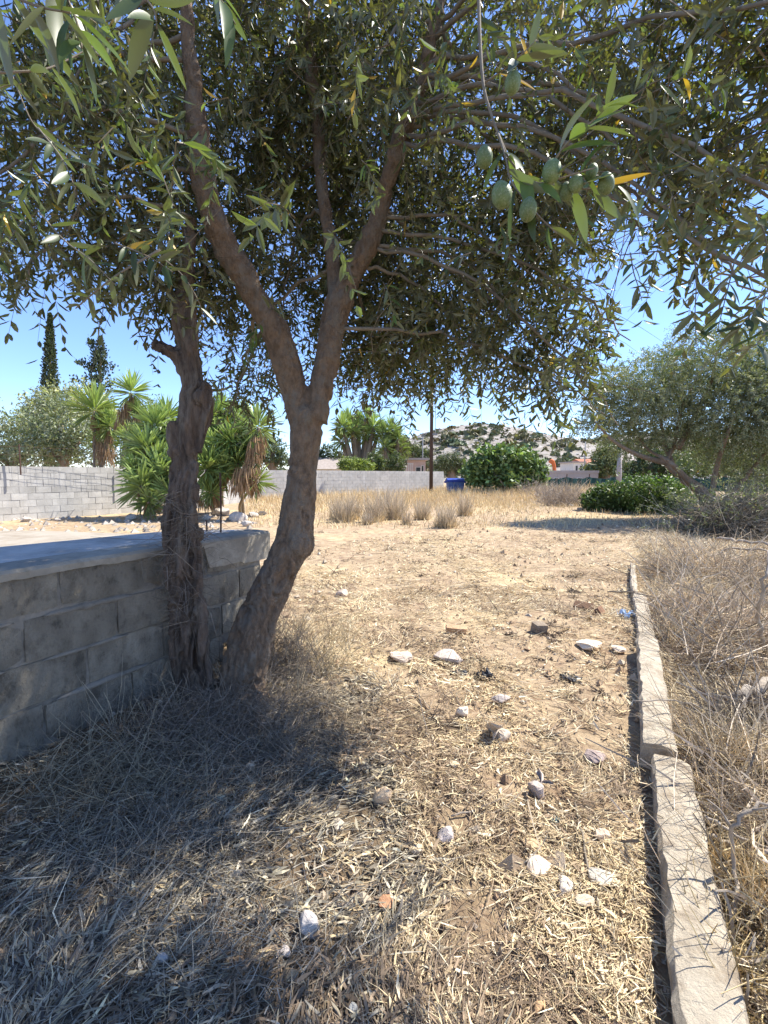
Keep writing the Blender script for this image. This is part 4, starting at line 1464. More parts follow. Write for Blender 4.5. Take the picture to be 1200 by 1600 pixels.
# top left corner leaves, very near
near_twig(ROOT, [(-60, -40, .42), (10, -10, .42), (60, 10, .41), (110, 20, .4)], 5, .06, LEAF_G, thick=0.0015)
near_twig(ROOT, [(60, -60, .45), (100, -10, .44), (122, 40, .43), (128, 75, .42)], 5, .06, LEAF_B, thick=0.0015, spread=.6)
near_twig(ROOT, [(160, -60, .5), (210, -20, .5), (240, 15, .5), (245, 45, .5)], 4, .06, LEAF_G, thick=0.0015)
near_twig(ROOT, [(300, -60, .6), (330, -20, .6), (352, 10, .6), (368, 38, .6)], 3, .06, LEAF_B, thick=0.0015, spread=.4)
near_twig(ROOT, [(-40, 115, .7), (30, 112, .72), (80, 105, .75), (150, 70, .8)], 4, .055, LEAF_G, thick=0.002)
near_twig(ROOT, [(60, 200, .95), (95, 245, .9), (112, 280, .88), (118, 305, .88)], 5, .06, LEAF_G, thick=0.0015)
near_twig(ROOT, [(20, 120, 1.0), (50, 190, 1.0), (85, 225, 1.0), (100, 260, 1.0)], 6, .06, LEAF_D, thick=0.0015)
# lower left drooping fringe
near_twig(ROOT, [(60, 330, 1.1), (100, 375, 1.05), (140, 405, 1.0), (180, 445, 1.0)], 8, .062, LEAF_G, thick=0.0018)
near_twig(ROOT, [(180, 380, 1.1), (230, 400, 1.05), (270, 425, 1.05)], 7, .06, LEAF_D, thick=0.0018)
near_twig(ROOT, [(250, 390, 1.2), (190, 425, 1.15), (150, 455, 1.15), (118, 482, 1.15)], 6, .055, LEAF_D, thick=0.003)
near_twig(ROOT, [(40, 340, 1.3), (10, 380, 1.3), (-5, 420, 1.3), (-10, 450, 1.3)], 7, .055, LEAF_D)
near_twig(ROOT, [(250, 400, 1.15), (285, 430, 1.15), (310, 470, 1.15), (318, 500, 1.2)], 6, .055, LEAF_D)
# shoots on the limbs
near_twig(ROOT, [(412, 500, 2.42), (400, 515, 2.36), (388, 540, 2.33), (382, 565, 2.3)], 8, .075, LEAF_B, spread=.6)
near_twig(ROOT, [(415, 490, 2.42), (425, 478, 2.38), (440, 480, 2.34), (452, 490, 2.32)], 5, .075, LEAF_B)
near_twig(ROOT, [(598, 440, 2.3), (606, 455, 2.25), (612, 480, 2.2), (618, 505, 2.2)], 8, .07, LEAF_B)
near_twig(ROOT, [(330, 255, 1.6), (345, 270, 1.55), (360, 290, 1.5)], 6, .06, LEAF_D)
near_twig(ROOT, [(565, 250, 1.5), (575, 262, 1.5), (585, 290, 1.5)], 6, .055, LEAF_B)
near_twig(ROOT, [(735, 395, 1.4), (710, 405, 1.4), (690, 435, 1.4)], 6, .05, LEAF_G)
# right drooping fringe
near_twig(ROOT, [(1085, 400, 1.05), (1088, 440, 1.02), (1086, 490, 1.0), (1088, 535, 1.0)], 9, .055, LEAF_D)
near_twig(ROOT, [(1150, 400, 1.0), (1140, 440, .98), (1130, 480, .97), (1120, 520, .96)], 9, .055, LEAF_D)
near_twig(ROOT, [(1215, 420, .95), (1190, 470, .93), (1165, 500, .92), (1150, 520, .92)], 9, .058, LEAF_D)
near_twig(ROOT, [(1215, 500, .9), (1195, 520, .88), (1180, 540, .87), (1150, 552, .87)], 6, .055, LEAF_G)
near_twig(ROOT, [(985, 395, 1.15), (990, 425, 1.13), (998, 450, 1.12), (1003, 470, 1.12)], 6, .045, LEAF_D)
near_twig(ROOT, [(1180, 330, 1.0), (1196, 370, .98), (1200, 410, .97)], 7, .058, LEAF_D)
near_twig(ROOT, [(930, 540, 2.0), (938, 575, 2.0), (945, 610, 2.0)], 8, .05, LEAF_D)
near_twig(ROOT, [(860, 600, 2.0), (868, 640, 2.0), (878, 672, 2.0)], 8, .05, LEAF_D)
near_twig(ROOT, [(900, 430, 1.7), (940, 450, 1.7), (960, 475, 1.7)], 7, .05, LEAF_D)
near_twig(ROOT, [(925, 500, 1.9), (950, 530, 1.9), (955, 560, 1.9)], 7, .05, LEAF_D)

# ------------------------------------------------------------------ kerb
def kerb(label, y0, y1, dx, dz, w_=0.152, h=0.13, yaw=0.0, seed=0):
    """one length of old concrete kerb from distance y0 to y1"""
    d = unit(np.array([0.521, 1.0, 0]))
    a = np.array([kerb_x(y0) + dx, y0, 0.0])
    L = (y1 - y0) / d[1]
    n = max(10, int(L / 0.03))
    rt = np.array([d[1], -d[0], 0])
    prof = [(0, -0.12), (0, 0.35 * h), (0.0, h - 0.016), (0.008, h - 0.003), (0.03, h), (w_ * 0.5, h + 0.003), (w_ - 0.03, h), (w_ - 0.006, h - 0.006), (w_, h - 0.02), (w_, -0.12)]
    V, F = [], []
    for i in range(n + 1):
        t = L * i / n
        e = min(t, L - t)
        chip = 0.012 * max(0, 1 - e / 0.03)
        for j, (px, pz) in enumerate(prof):
            p = a + d * (t + yaw * 0) + rt * (px + yaw * t)
            q = Vector((t * 5 + seed * 7, px * 30, pz * 30))
            nz = mnoise.noise(q) * 0.008 + mnoise.noise(q * 3.1) * 0.006
            edge = 1.8 if j in (2, 3, 7, 8) else 0.8
            zz = pz + dz + (nz * edge if pz > 0 else 0) - (chip if pz > 0.05 else 0)
            p = p + rt * (nz * edge if j in (1, 2, 3) else -nz * edge if j in (7, 8) else 0)
            V.append((p[0], p[1], hz(p[0], p[1]) * 0.35 + zz))
    m = len(prof)
    for i in range(n):
        for j in range(m - 1):
            F.append((i * m + j, (i + 1) * m + j, (i + 1) * m + j + 1, i * m + j + 1))
    F.append(tuple(range(m)))
    F.append(tuple(n * m + j for j in range(m))[::-1])
    b_ = MB(); V = np.array(V); V = V - a; b_.raw(V, F)
    me = b_.mesh('kerbstone', M['kerb'], smooth=True)
    try:
        me.set_sharp_from_angle(angle=radians(35))
    except Exception:
        pass
    o = add('kerbstone', me, label=label, category='kerbstone', group='kerb between the path and the brush')
    o.location = tuple(a)

kerb('nearest and widest length of pale concrete kerb, running out of the bottom of the picture', 0.35, 1.915, 0.026, -0.022, w_=0.14, seed=1)
kerb('middle length of pale concrete kerb, set crooked beyond the wide gap', 1.965, 3.30, -0.014, 0.0, w_=0.13, yaw=0.008, seed=2)
kerb('farther length of concrete kerb, half buried in dry brush', 3.38, 4.75, 0.012, -0.05, w_=0.12, yaw=-0.01, seed=3)
kerb('farthest short length of kerb with its broken end sticking up', 4.8, 6.3, -0.02, -0.075, w_=0.06, h=0.17, seed=4)

# ------------------------------------------------------------------ stones
def rock_mesh(name, size, seed, m, colr=(1, 1, 1), smooth=False, cuts=2):
    rs = np.random.default_rng(abs(int(seed)))
    bm = bmesh.new()
    pts = unit(rs.normal(size=(16, 3))) * rs.uniform(0.8, 1.1, (16, 1))
    for p in pts:
        bm.verts.new(p * np.array(size) * 0.5)
    r = bmesh.ops.convex_hull(bm, input=bm.verts)
    bmesh.ops.delete(bm, geom=[g for g in r['geom_interior'] if isinstance(g, bmesh.types.BMVert)], context='VERTS')
    bmesh.ops.bevel(bm, geom=list(bm.edges), offset=min(size) * 0.06, segments=1, affect='EDGES')
    bmesh.ops.triangulate(bm, faces=bm.faces)
    bmesh.ops.subdivide_edges(bm, edges=bm.edges, cuts=2, smooth=0.4)
    s = max(size)
    for v in bm.verts:
        nz = mnoise.fractal(v.co * (5 / s) + Vector((seed, 0, 0)), 1.0, 2.0, 3)
        v.co += v.co.normalized() * (nz * s * 0.035 + mnoise.noise(v.co * (16 / s)) * s * 0.012)
    me = bpy.data.meshes.new(name)
    bm.to_mesh(me); bm.free()
    me.materials.append(m)
    a = me.color_attributes.new('Col', 'FLOAT_COLOR', 'POINT')
    a.data.foreach_set('color', np.tile(np.array([*colr, 1], np.float32), len(me.vertices)))
    return me

W_, Gy, Tn, Or = (1.45, 1.38, 1.28), (0.9, 0.88, 0.85), (1.0, 0.85, 0.62), (1.0, 0.62, 0.42)
stones = [  # px, py, width px, height px, colour, label
    (630, 1032, 38, 26, (1.05, 1.0, 0.98), 'rounded pale stone left of the flat grey one, mid path'),
    (703, 1030, 48, 27, (.95, .93, .97), 'flat grey stone with dark left face, mid path below the brick'),
    (784, 1098, 34, 20, (.8, .8, .88), 'small crumbly grey stone below the black scraps'),
    (722, 1120, 26, 24, W_, 'small white flat stone standing alone left of the crumbly grey one'),
    (786, 1158, 30, 32, (1.0, .97, .95), 'upright pale stone below the crumbly grey one'),
    (710, 1202, 20, 16, (1.15, 1.05, .85), 'tiny cream stone in straw, centre of the path'),
    (838, 1245, 42, 32, (.88, .85, .9), 'rounded grey stone with dark underside, right of centre'),
    (832, 1326, 34, 22, Tn, 'tan stone just above the long white flat stone'),
    (843, 1362, 52, 44, W_, 'long white flat stone near the bottom right of the path'),
    (882, 1390, 36, 32, (1.0, 1.0, 1.0), 'pale grey flat stone touching the long white one'),
    (912, 1417, 42, 28, (1.02, 1.0, .92), 'pale flat stone lowest in the row by the long white one'),
    (940, 1378, 42, 26, (.95, 1.0, 1.02), 'light grey stone with dark underside beside a thin stick'),
    (697, 1312, 32, 28, (.85, .85, .95), 'bluish-grey rough stone left of the tan one'),
    (650, 1334, 26, 22, (1.15, 1.05, .85), 'cream half-buried stone left of the bluish-grey one'),
    (598, 1256, 36, 34, (1.1, .95, .75), 'cream flat stone in bright straw left of centre'),
    (605, 1418, 30, 20, Or, 'orange-brown tile fragment near the edge of the shade'),
    (482, 1455, 44, 48, (.95, 1.0, 1.12), 'largest white stone in the shade at the bottom'),
    (447, 1494, 26, 22, (.95, .97, 1.08), 'small white stone just below-left of the largest white one'),
    (252, 1512, 26, 38, (.8, .9, 1.1), 'bluish-white upright stone in the shade at lower left'),
    (392, 1203, 18, 16, W_, 'small bright white pebble below the leaning trunk'),
    (345, 1252, 20, 14, (.95, 1.05, .95), 'tiny pale pebble in the shade left of the bright pebble'),
    (552, 1585, 18, 40, (.75, .85, .95), 'narrow grey stone at the very bottom edge'),
    (930, 1188, 38, 22, (.6, .55, .62), 'dark purple-grey stone close to the kerb'),
    (920, 1013, 48, 18, W_, 'flat white broken slab piece near the dark brick pieces'),
    (965, 1018, 26, 14, W_, 'small white fragment right of the flat white slab piece'),
    (536, 932, 24, 14, (1.0, .9, .85), 'small pale stone far up the path right of the trunk'),
    (940, 1310, 28, 20, (1.05, .95, .9), 'pinkish stone beside the stick near the kerb'),
    (455, 1532, 30, 26, (.75, .6, .42), 'brown stone at the bottom below the largest white one'),
    (845, 1588, 28, 26, (1.0, .75, .5), 'tan stone at the bottom edge right of centre'),
    (480, 790, 16, 8, (.9, .9, .85), 'small grey stone far off behind the leaning trunk'),
]
for i, (px, py, wp, hp_, colr, lab) in enumerate(stones):
    g = on_ground(px, py)
    k = g[1] / 720
    sx = wp * k
    sy = sx * random.uniform(0.65, 0.95)
    ang = math.atan2(CAM_H, g[1])
    hh = max(0.3 * sx, min(0.8 * sx, (hp_ * k - sy * sin(ang)) / max(0.3, cos(ang)) * 1.3))
    colr = tuple(q * f for q, f in zip(colr, (1.32, 1.22, 1.08)))
    me = rock_mesh('stone', (sx * 1.12, sy * 1.15, hh * 1.2), 50 + i, M['rock'] if 'tile' not in lab else M['brick'], colr if 'tile' not in lab else (1.3, 1.2, 1.1))
    o = add('stone', me, label=lab, category='stone', group='stones lying on the dry ground')
    o.location = (g[0], g[1], g[2] + hh * 0.2 + 0.012)
    o.rotation_euler = (0, 0, random.uniform(-0.3, 0.3))

def brick(label, px, py, wp, rz, tilt, colr, size=(0.19, 0.09, 0.06), name='brick', seed=0):
    g = on_ground(px, py)
    s = wp * g[1] / 720 / size[0]
    bm = bmesh.new()
    bmesh.ops.create_cube(bm, size=1)
    bmesh.ops.scale(bm, vec=tuple(q * s for q in size), verts=bm.verts)
    bmesh.ops.subdivide_edges(bm, edges=bm.edges, cuts=4, use_grid_fill=True)
    sz = np.array(size) * s / 2
    for v in bm.verts:
        q = [abs(v.co[j]) / sz[j] > 0.98 for j in range(3)]
        nn = mnoise.noise(v.co * 30 + Vector((seed, 0, 0)))
        if sum(q) >= 2:
            v.co *= 1 - 0.05 - 0.08 * max(0, nn)
        v.co += Vector((nn, nn, nn)) * 0.003
        if v.co.x > sz[0] * 0.5:
            v.co.x -= abs(mnoise.noise(v.co * 50)) * 0.03 * s
    me = bpy.data.meshes.new(name)
    bm.to_mesh(me); bm.free()
    me.materials.append(M['brick'])
    a = me.color_attributes.new('Col', 'FLOAT_COLOR', 'POINT')
    a.data.foreach_set('color', np.tile(np.array([*colr, 1], np.float32), len(me.vertices)))
    o = add(name, me, label=label, category='brick', group='broken bricks on the path')
    o.location = (g[0], g[1], g[2] + size[2] * s * 0.42)
    o.rotation_euler = (tilt, 0.05, rz)

brick('tan-brown broken brick lying alone on the path above the two stones', 713, 988, 34, -0.1, 0.1, (1.35, 1.45, 1.4), seed=1)
brick('dark brown brick piece left of the upright one near the kerb', 912, 952, 30, -0.6, 0.5, (0.5, 0.5, 0.5), seed=2)
brick('dark brown brick piece propped upright near the kerb', 937, 958, 26, 0.9, 0.9, (0.62, 0.6, 0.6), seed=3)
brick('small dark grey brick-like lump on the path, upper right', 843, 988, 22, 0.2, 0.1, (0.75, 1.0, 1.2), size=(0.12, 0.1, 0.09), seed=4)

def scrap(label, px, py, wp, m, seed, name='plastic_scrap', cat='plastic scrap', squash=0.5, group='black plastic scraps on the path'):
    """crumpled sheet"""
    g = on_ground(px, py)
    s = wp * g[1] / 720
    n = 12
    rs = np.random.default_rng(abs(int(seed)))
    X, Y = np.meshgrid(np.linspace(-.5, .5, n), np.linspace(-.5, .5, n))
    x, y = X.ravel() * s, Y.ravel() * s * 0.8
    p = np.stack([x / s * 4, y / s * 4, x * 0 + seed], 1)
    x = x + fbm(p, 2, 1) * s * 0.12; y = y + fbm(p, 2, 2) * s * 0.12
    z = np.minimum(np.abs(fbm(p * 0.9, 3, 3)), 0.75) * s * squash * 0.7
    top = np.stack([x, y, z + 0.006], 1)
    i = (np.arange(n - 1)[:, None] * n + np.arange(n - 1)[None]).ravel()
    f = np.stack([i, i + 1, i + n + 1, i + n], 1)
    keep = RNG.random(len(f)) > 0.08
    me = mesh_np(name, top, f[keep], m)
    o = add(name, me, label=label, category=cat, group=group)
    o.location = tuple(g)
    o.rotation_euler[2] = rs.uniform(0, 3)
    md = o.modifiers.new('thick', 'SOLIDIFY'); md.thickness = 0.003

scrap('largest crumpled black plastic scrap right of the flat grey stone', 756, 1060, 28, M['dark'], 3, squash=0.7)
scrap('small flat black scrap just below the flat grey stone', 717, 1052, 26, M['dark'], 4, squash=0.3)
scrap('dark crumpled scrap in shadow on the path toward the kerb', 892, 1062, 32, M['dark'], 5, squash=0.4)
scrap('black scrap lying against the kerb near its middle joint', 1014, 985, 26, M['dark'], 6, squash=0.6)
scrap('crumpled pale blue plastic bag against the far kerb', 978, 965, 24, mat('pale_blue_plastic', (0.42, 0.55, 0.72), 0.4, var=0.15, bump=0.2), 7, name='plastic_bag', cat='plastic bag', squash=0.9, group=None)
scrap('small dark teal plastic bit near the rounded grey stone', 868, 1283, 16, mat('teal_plastic', (0.06, 0.13, 0.15), 0.5, bump=0.1), 8, squash=0.15)
for o in [o for o in bpy.data.objects if o.name.startswith('plastic_bag')]:
    if 'group' in o: del o['group']

def stick(label, pts, r0, r1, m='bleached', name='dead_branch', group='dead sticks and branches on the ground', sides=8, subs=(), cat='stick'):
    """pts: (px,py,height over ground)"""
    W = []
    for (px, py, h) in pts:
        g = on_ground(px, py)
        for _ in range(5):
            g = G(px, py, hz(g[0], g[1]) + h)
        W.append(g)
    root_p = W[0]
    p = smooth_path(W, 4 * len(W))
    p[1:-1] += RNG.normal(size=(len(p) - 2, 3)) * r0 * 0.6
    b_ = MB(); b_.tube(p - root_p, np.linspace(r0, r1, len(p)), sides)
    for (i, dvec, L) in subs:
        q = p[int(i * (len(p) - 1))]
        e = q + np.array(dvec) * L
        b_.tube(smooth_path([q, (q + e) / 2 + RNG.normal(size=3) * L * 0.06, e], 6) - root_p, np.linspace(r1 * 1.0, r1 * 0.4, 7), 6)
    o = add(name, b_.mesh(name, M[m], smooth=True), label=label, category=cat, group=group)
    o.location = tuple(root_p)

stick('long pale stick lying diagonally across straw at the centre', [(705, 1275, .012), (750, 1262, .016), (800, 1240, .012)], .004, .002)
stick('dark bent stick running down the path by the light grey stone', [(898, 1255, .012), (908, 1300, .02), (925, 1380, .02), (950, 1450, .02), (968, 1485, .012)], .004, .003, m='twig')
stick('thick pale stick bending upright at the right edge', [(1150, 1438, .05), (1148, 1350, .12), (1146, 1290, .25), (1180, 1262, .3), (1215, 1240, .32)], .0065, .0045, subs=((.45, (-.5, .2, .6), .12), (.7, (.2, -.5, .5), .10)))
stick('pale grey forked branch lying right of the near kerb', [(1100, 1300, .07), (1150, 1325, .06), (1215, 1360, .05)], .009, .007)
stick('thin grey twig under the forked branch at the right', [(1100, 1275, .10), (1160, 1310, .1), (1215, 1330, .1)], .006, .004)
stick('thick dead grey log half buried in brush at the right edge', [(1115, 1105, .04), (1160, 1085, .09), (1230, 1060, .15)], .03, .022, name='log', group=None, sides=12, cat='log')
stick('upright forked bleached branch in brush at the right edge', [(1190, 1010, .1), (1188, 960, .35), (1196, 905, .6), (1200, 860, .75)], .013, .006, subs=((.4, (-.6, 0, .8), .35), (.6, (.5, 0, .8), .3)))
stick('long thin pale stem lying across the kerb and path', [(990, 1095, .14), (1060, 1095, .15), (1130, 1118, .14), (1215, 1158, .12)], .0035, .003)
stick('pale stick leaning on the brush heap at the right', [(1120, 842, .35), (1165, 848, .35), (1215, 850, .4)], .02, .016)
stick('second pale stick crossing below the brush heap', [(1085, 880, .02), (1140, 858, .2), (1215, 862, .3)], .018, .012)
stick('thin bleached twig rising from brush beyond the kerb', [(1060, 930, .02), (1068, 895, .15), (1075, 870, .3)], .008, .004, subs=((.5, (.5, 0, .8), .2),))
stick('dark twig lying across the far kerb', [(950, 925, .04), (985, 925, .12), (1030, 935, .12)], .008, .005, m='twig')
for o in bpy.data.objects:
    if o.name == 'log' and 'group' in o: del o['group']

# ------------------------------------------------------------------ straw, litter and weeds
def clear_of_wall(x, y):
    dist = (x - WALL0[0]) * WNRM[0] + (y - WALL0[1]) * WNRM[1]
    along = (x - WALL0[0]) * WDIR[0] + (y - WALL0[1]) * WDIR[1]
    return (dist > 0.01) | ((along > 1.6) & (dist > -2.5))

def ribbon(x, y, z, az, el, L, Wd, curl, col):
    """flat blades of two bent quads"""
    n = len(x)
    b = np.stack([x, y, z], 1)
    d = np.stack([np.cos(el) * np.cos(az), np.cos(el) * np.sin(az), np.sin(el)], 1)
    s = unit(np.cross(d, np.stack([RNG.normal(size=n) * 0.5, RNG.normal(size=n) * 0.5, np.ones(n)], 1)))
    side = s * (Wd * 0.5)[:, None]
    bend = np.stack([-np.sin(az), np.cos(az), -np.abs(RNG.normal(size=n)) * 0.6], 1) * (curl * L)[:, None]
    m_ = b + d * (L * 0.5)[:, None]
    e = b + d * L[:, None] + bend
    v = np.stack([b - side * 0.8, b + side * 0.8, m_ + side, m_ - side, e + side * 0.25, e - side * 0.25], 1)
    gz = height(v[..., 0].ravel(), v[..., 1].ravel()).reshape(n, 6)
    v[..., 2] = np.maximum(v[..., 2], gz + 0.002)
    i = np.arange(n)[:, None] * 6
    f = np.concatenate([i + np.array([[0, 1, 2, 3]]), i + np.array([[3, 2, 4, 5]])], 1).reshape(-1, 4)
    return v.reshape(-1, 3), f, np.repeat(col, 6, 0)

PAL = np.array([(0.74, 0.60, 0.36), (0.66, 0.52, 0.30), (0.56, 0.43, 0.25), (0.44, 0.33, 0.20), (0.30, 0.22, 0.14), (0.78, 0.68, 0.48)])
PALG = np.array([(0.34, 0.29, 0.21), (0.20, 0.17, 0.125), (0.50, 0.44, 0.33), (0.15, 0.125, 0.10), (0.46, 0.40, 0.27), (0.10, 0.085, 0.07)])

def straw(n, d0, d1, seed):
    rs = np.random.default_rng(abs(int(seed)))
    y = d0 * (d1 / d0) ** rs.random(n)
    half = 0.92 * y + 0.35
    x = rs.uniform(-1, 1, n) * half
    pp = np.stack([x, y, x * 0], 1)
    thin = fbm(pp * 1.1, 3, 12)                      # bare patches of soil
    thin2 = fbm(pp * 5, 2, 15)
    pk = np.clip(0.60 + 0.7 * thin + 0.7 * thin2, 0.04, 1.0)
    pk *= 1 - 0.2 * sstep(3.5, 8, y)
    pk = np.where((x > kerb_x(y)), 1.0, pk)
    ok = clear_of_wall(x, y) & (rs.random(n) < pk)
    kx = x - kerb_x(y)
    ok &= ~((kx > -0.01) & (kx < 0.17) & (y < 3.3) & (rs.random(n) > 0.09))
    x, y = x[ok], y[ok]
    n = len(x)
    kx = x - kerb_x(y)
    grow = 1 + 0.16 * y
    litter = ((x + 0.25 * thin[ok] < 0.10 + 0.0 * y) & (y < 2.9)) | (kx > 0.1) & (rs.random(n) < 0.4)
    L = rs.gamma(2.2, 0.013, n) + 0.012
    L = np.where(kx > 0.16, L * 1.7, L) * np.minimum(grow, 1.6)
    leafy = rs.random(n) < np.where(litter, 0.32, 0.13)
    Wd = np.where(leafy, rs.uniform(0.0045, 0.0085, n), rs.uniform(0.0012, 0.0032, n)) * grow
    L = np.where(leafy, np.minimum(L, 0.055) * 0.9, L)
    az = pi * fbm(np.stack([x, y, x * 0], 1) * 1.3, 2, 33) * 1.5 + rs.normal(0, 0.8, n)
    el = np.abs(rs.normal(0, 0.22, n)) * np.where(kx > 0.16, 2.0, 1.0)
    z = height(x, y) + rs.uniform(0.002, 0.022, n)
    ci = rs.integers(0, len(PAL), n)
    c = PAL[ci]
    cg = PALG[rs.integers(0, len(PALG), n)]
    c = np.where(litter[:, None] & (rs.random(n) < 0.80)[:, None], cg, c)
    patch = fbm(np.stack([x, y, x * 0], 1) * 1.7, 3, 21)
    brown = (fbm(np.stack([x, y, x * 0], 1) * 2.6, 3, 27) + 0.25 * fbm(np.stack([x, y, x * 0], 1) * 14, 2, 28) > 0.2)
    c = np.where((brown & (rs.random(n) < 0.6))[:, None], np.array([0.27, 0.195, 0.125]) * rs.uniform(.5, 1.5, (n, 1)), c)
    c = c * (rs.uniform(0.6, 1.25, n) * (1 + 0.16 * patch))[:, None]
    return ribbon(x, y, z, az, el, L, Wd, rs.normal(0, 0.25, n), np.clip(c, 0, 0.9))

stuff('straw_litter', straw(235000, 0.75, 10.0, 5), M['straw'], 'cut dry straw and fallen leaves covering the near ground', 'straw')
stuff('dry_grass_scatter', straw(130000, 4.0, 24, 6), M['straw'], 'sparse dry grass scattered over the far part of the plot', 'grass')

def chips(n):
    """small pebbles and clods"""
    rs = np.random.default_rng(31)
    y = 0.9 * (16 / 0.9) ** rs.random(n)
    x = rs.uniform(-1, 1, n) * (0.9 * y + 0.3)
    ok = clear_of_wall(x, y)
    x, y = x[ok], y[ok]
    n = len(x)
    s = rs.gamma(1.5, 0.003, n) * (1 + 0.2 * y) + 0.002
    z = height(x, y)
    base = np.array([(1, 0, 0), (0, 1, 0), (-1, 0, 0), (0, -1, 0), (0, 0, 0.8), (0, 0, -0.5)])
    b = base[None] * s[:, None, None] * rs.uniform(0.6, 1.4, (n, 6, 1)) + rs.normal(size=(n, 6, 3)) * s[:, None, None] * 0.15
    v = b + np.stack([x, y, z + s * 0.3], 1)[:, None]
    tri = np.array([(0, 1, 4), (1, 2, 4), (2, 3, 4), (3, 0, 4), (1, 0, 5), (2, 1, 5), (3, 2, 5), (0, 3, 5)])
    f = (np.arange(n)[:, None, None] * 6 + tri[None]).reshape(-1, 3)
    pal = np.array([(1.15, 1.05, .9), (.95, .82, .66), (.62, .46, .32), (.45, .34, .24), (1.0, .74, .5), (.75, .6, .44)])
    c = np.repeat(pal[rs.integers(0, 6, n)], 6, 0)
    me = mesh_np('pebbles', v.reshape(-1, 3), f, M['rock'], cols=c)
    add('pebbles', me, kind='stuff', label='small pebbles and clods of earth strewn over the plot', category='pebbles')
chips(7000)

def debris():
    rs = np.random.default_rng(91)
    geo = []
    for k in range(150):
        y = 2.2 * (13 / 2.2) ** rs.random()
        x = rs.uniform(-0.25, 0.85) * y
        if x > kerb_x(y) - .1 and y < 6:
            x = kerb_x(y) - rs.uniform(.15, 1.2)
        c = np.array([x, y, hz(x, y)])
        r = rs.uniform(.03, .10) * (1 + .08 * y)
        tone = [(.20, .14, .09), (.13, .095, .07), (.32, .24, .16)][rs.integers(0, 3)]
        geo.append(tangle(int(rs.uniform(10, 30)), c, (r, r, .015), rs.uniform(.05, .11), .0016 + .0004 * y, tone, up=.1, arch=.35, seed=k + 3000, tone=.6))
    for k in range(170):          # lone twigs
        y = 1.3 * (10 / 1.3) ** rs.random()
        x = rs.uniform(-0.2, 0.5) * y
        geo.append(tangle(1, np.array([x, y, hz(x, y) + .01]), (.01, .01, .005), rs.uniform(.12, .4), .0018 + .0003 * y, [(.24, .17, .11), (.6, .5, .36)][k % 2], up=.03, arch=.2, seed=k + 4000))
    stuff('twig_debris', join_geo(geo), M['straw'], 'dark twig fragments and debris scattered over the open ground', 'debris')
debris()

# fine twiggy litter heaped at the trunks and wall foot
def tl(n, px, py, R, L, r, colr, seed, up=0.1, arch=0.35):
    c = on_ground(px, py)
    return tangle(n, c, R, L, r, colr, up=up, arch=arch, seed=seed)
geo = [tl(1900, 400, 1120, (.5, .38, .12), .16, .0013, (.27, .22, .165), 1), tl(1300, 300, 1150, (.5, .3, .10), .16, .0013, (.24, .20, .16), 2), tl(1300, 180, 1220, (.45, .28, .09), .15, .0013, (.30, .26, .18), 3),
       tl(900, 440, 1040, (.28, .3, .22), .2, .0014, (.25, .20, .15), 4, up=.6), tl(1200, 420, 1200, (.45, .3, .06), .14, .0012, (.25, .21, .16), 5), tl(800, 500, 1130, (.3, .3, .08), .14, .0012, (.36, .29, .19), 6),
       tl(1300, 240, 1320, (.5, .3, .05), .13, .0012, (.26, .235, .19), 7), tl(600, 345, 1010, (.12, .12, .3), .22, .0014, (.2, .17, .12), 8, up=.9), tl(1200, 300, 1480, (.5, .25, .04), .10, .0012, (.34, .31, .25), 9)]
stuff('twig_litter', join_geo(geo), M['straw'], 'tangled fine dead twigs and weeds heaped at the foot of the trunks and wall', 'twigs')

# dead weed stalks standing in front of the wall
geo = []
for (px, py, h) in ((185, 1145, .22), (205, 1150, .18), (120, 1185, .12), (275, 1110, .2), (455, 1060, .3), (470, 1090, .25), (240, 1130, .15), (60, 1220, .12), (510, 1060, .22), (540, 1020, .2)):
    c = on_ground(px, py)
    geo.append(tangle(16, c, (.05, .05, .01), h, .0019, (.36, .31, .22), up=1.1, arch=.2, seed=px))
stuff('weed_stalks', join_geo(geo), M['straw'], 'thin dead weed stalks standing before the block wall', 'weeds')

# dry yellowish weeds right of the trunk and along the sunlit edge
geo = []
for (px, py, n, L, R) in ((500, 1040, 260, .17, (.2, .22, .05)), (530, 1000, 160, .16, (.2, .25, .05)), (470, 990, 120, .18, (.1, .3, .06))):
    geo.append(tangle(n, on_ground(px, py), R, L, .0016, (.52, .42, .26), up=.8, arch=.35, seed=px))
stuff('dry_weeds', join_geo(geo), M['straw'], 'sunlit dry straw-coloured weeds right of the leaning trunk', 'weeds')

# brush beyond the kerb
geo = []
rs = np.random.default_rng(77)
for k in range(46):
    y = rs.uniform(1.0, 7.2)
    off_ = rs.uniform(0.28, 0.4 + y * 0.55)
    x = kerb_x(y) + off_
    L = rs.uniform(.18, .36) * (0.8 + 0.06 * y)
    tone = [(.80, .66, .42), (.62, .49, .32), (.42, .33, .23), (.84, .70, .45)][rs.integers(0, 4)]
    c_ = np.array([x, y, hz(x, y)])
    geo.append(tangle(int(rs.uniform(60, 110)), c_, (.28, .28, .12 + 0.015 * y), L, .0015 + .0003 * y, tone, up=.45, arch=.3, seed=k + 500, tone=.6))
    geo.append(tangle(16, c_, (.3, .3, .15), L * 1.3, .0042 + .0003 * y, (.58, .49, .37), up=.3, arch=.14, seed=k + 800, tone=.7))
    geo.append(tangle(60, c_, (.3, .3, .05), L * .7, .0022, (.20, .15, .105), up=.1, arch=.3, seed=k + 1100, tone=.7))
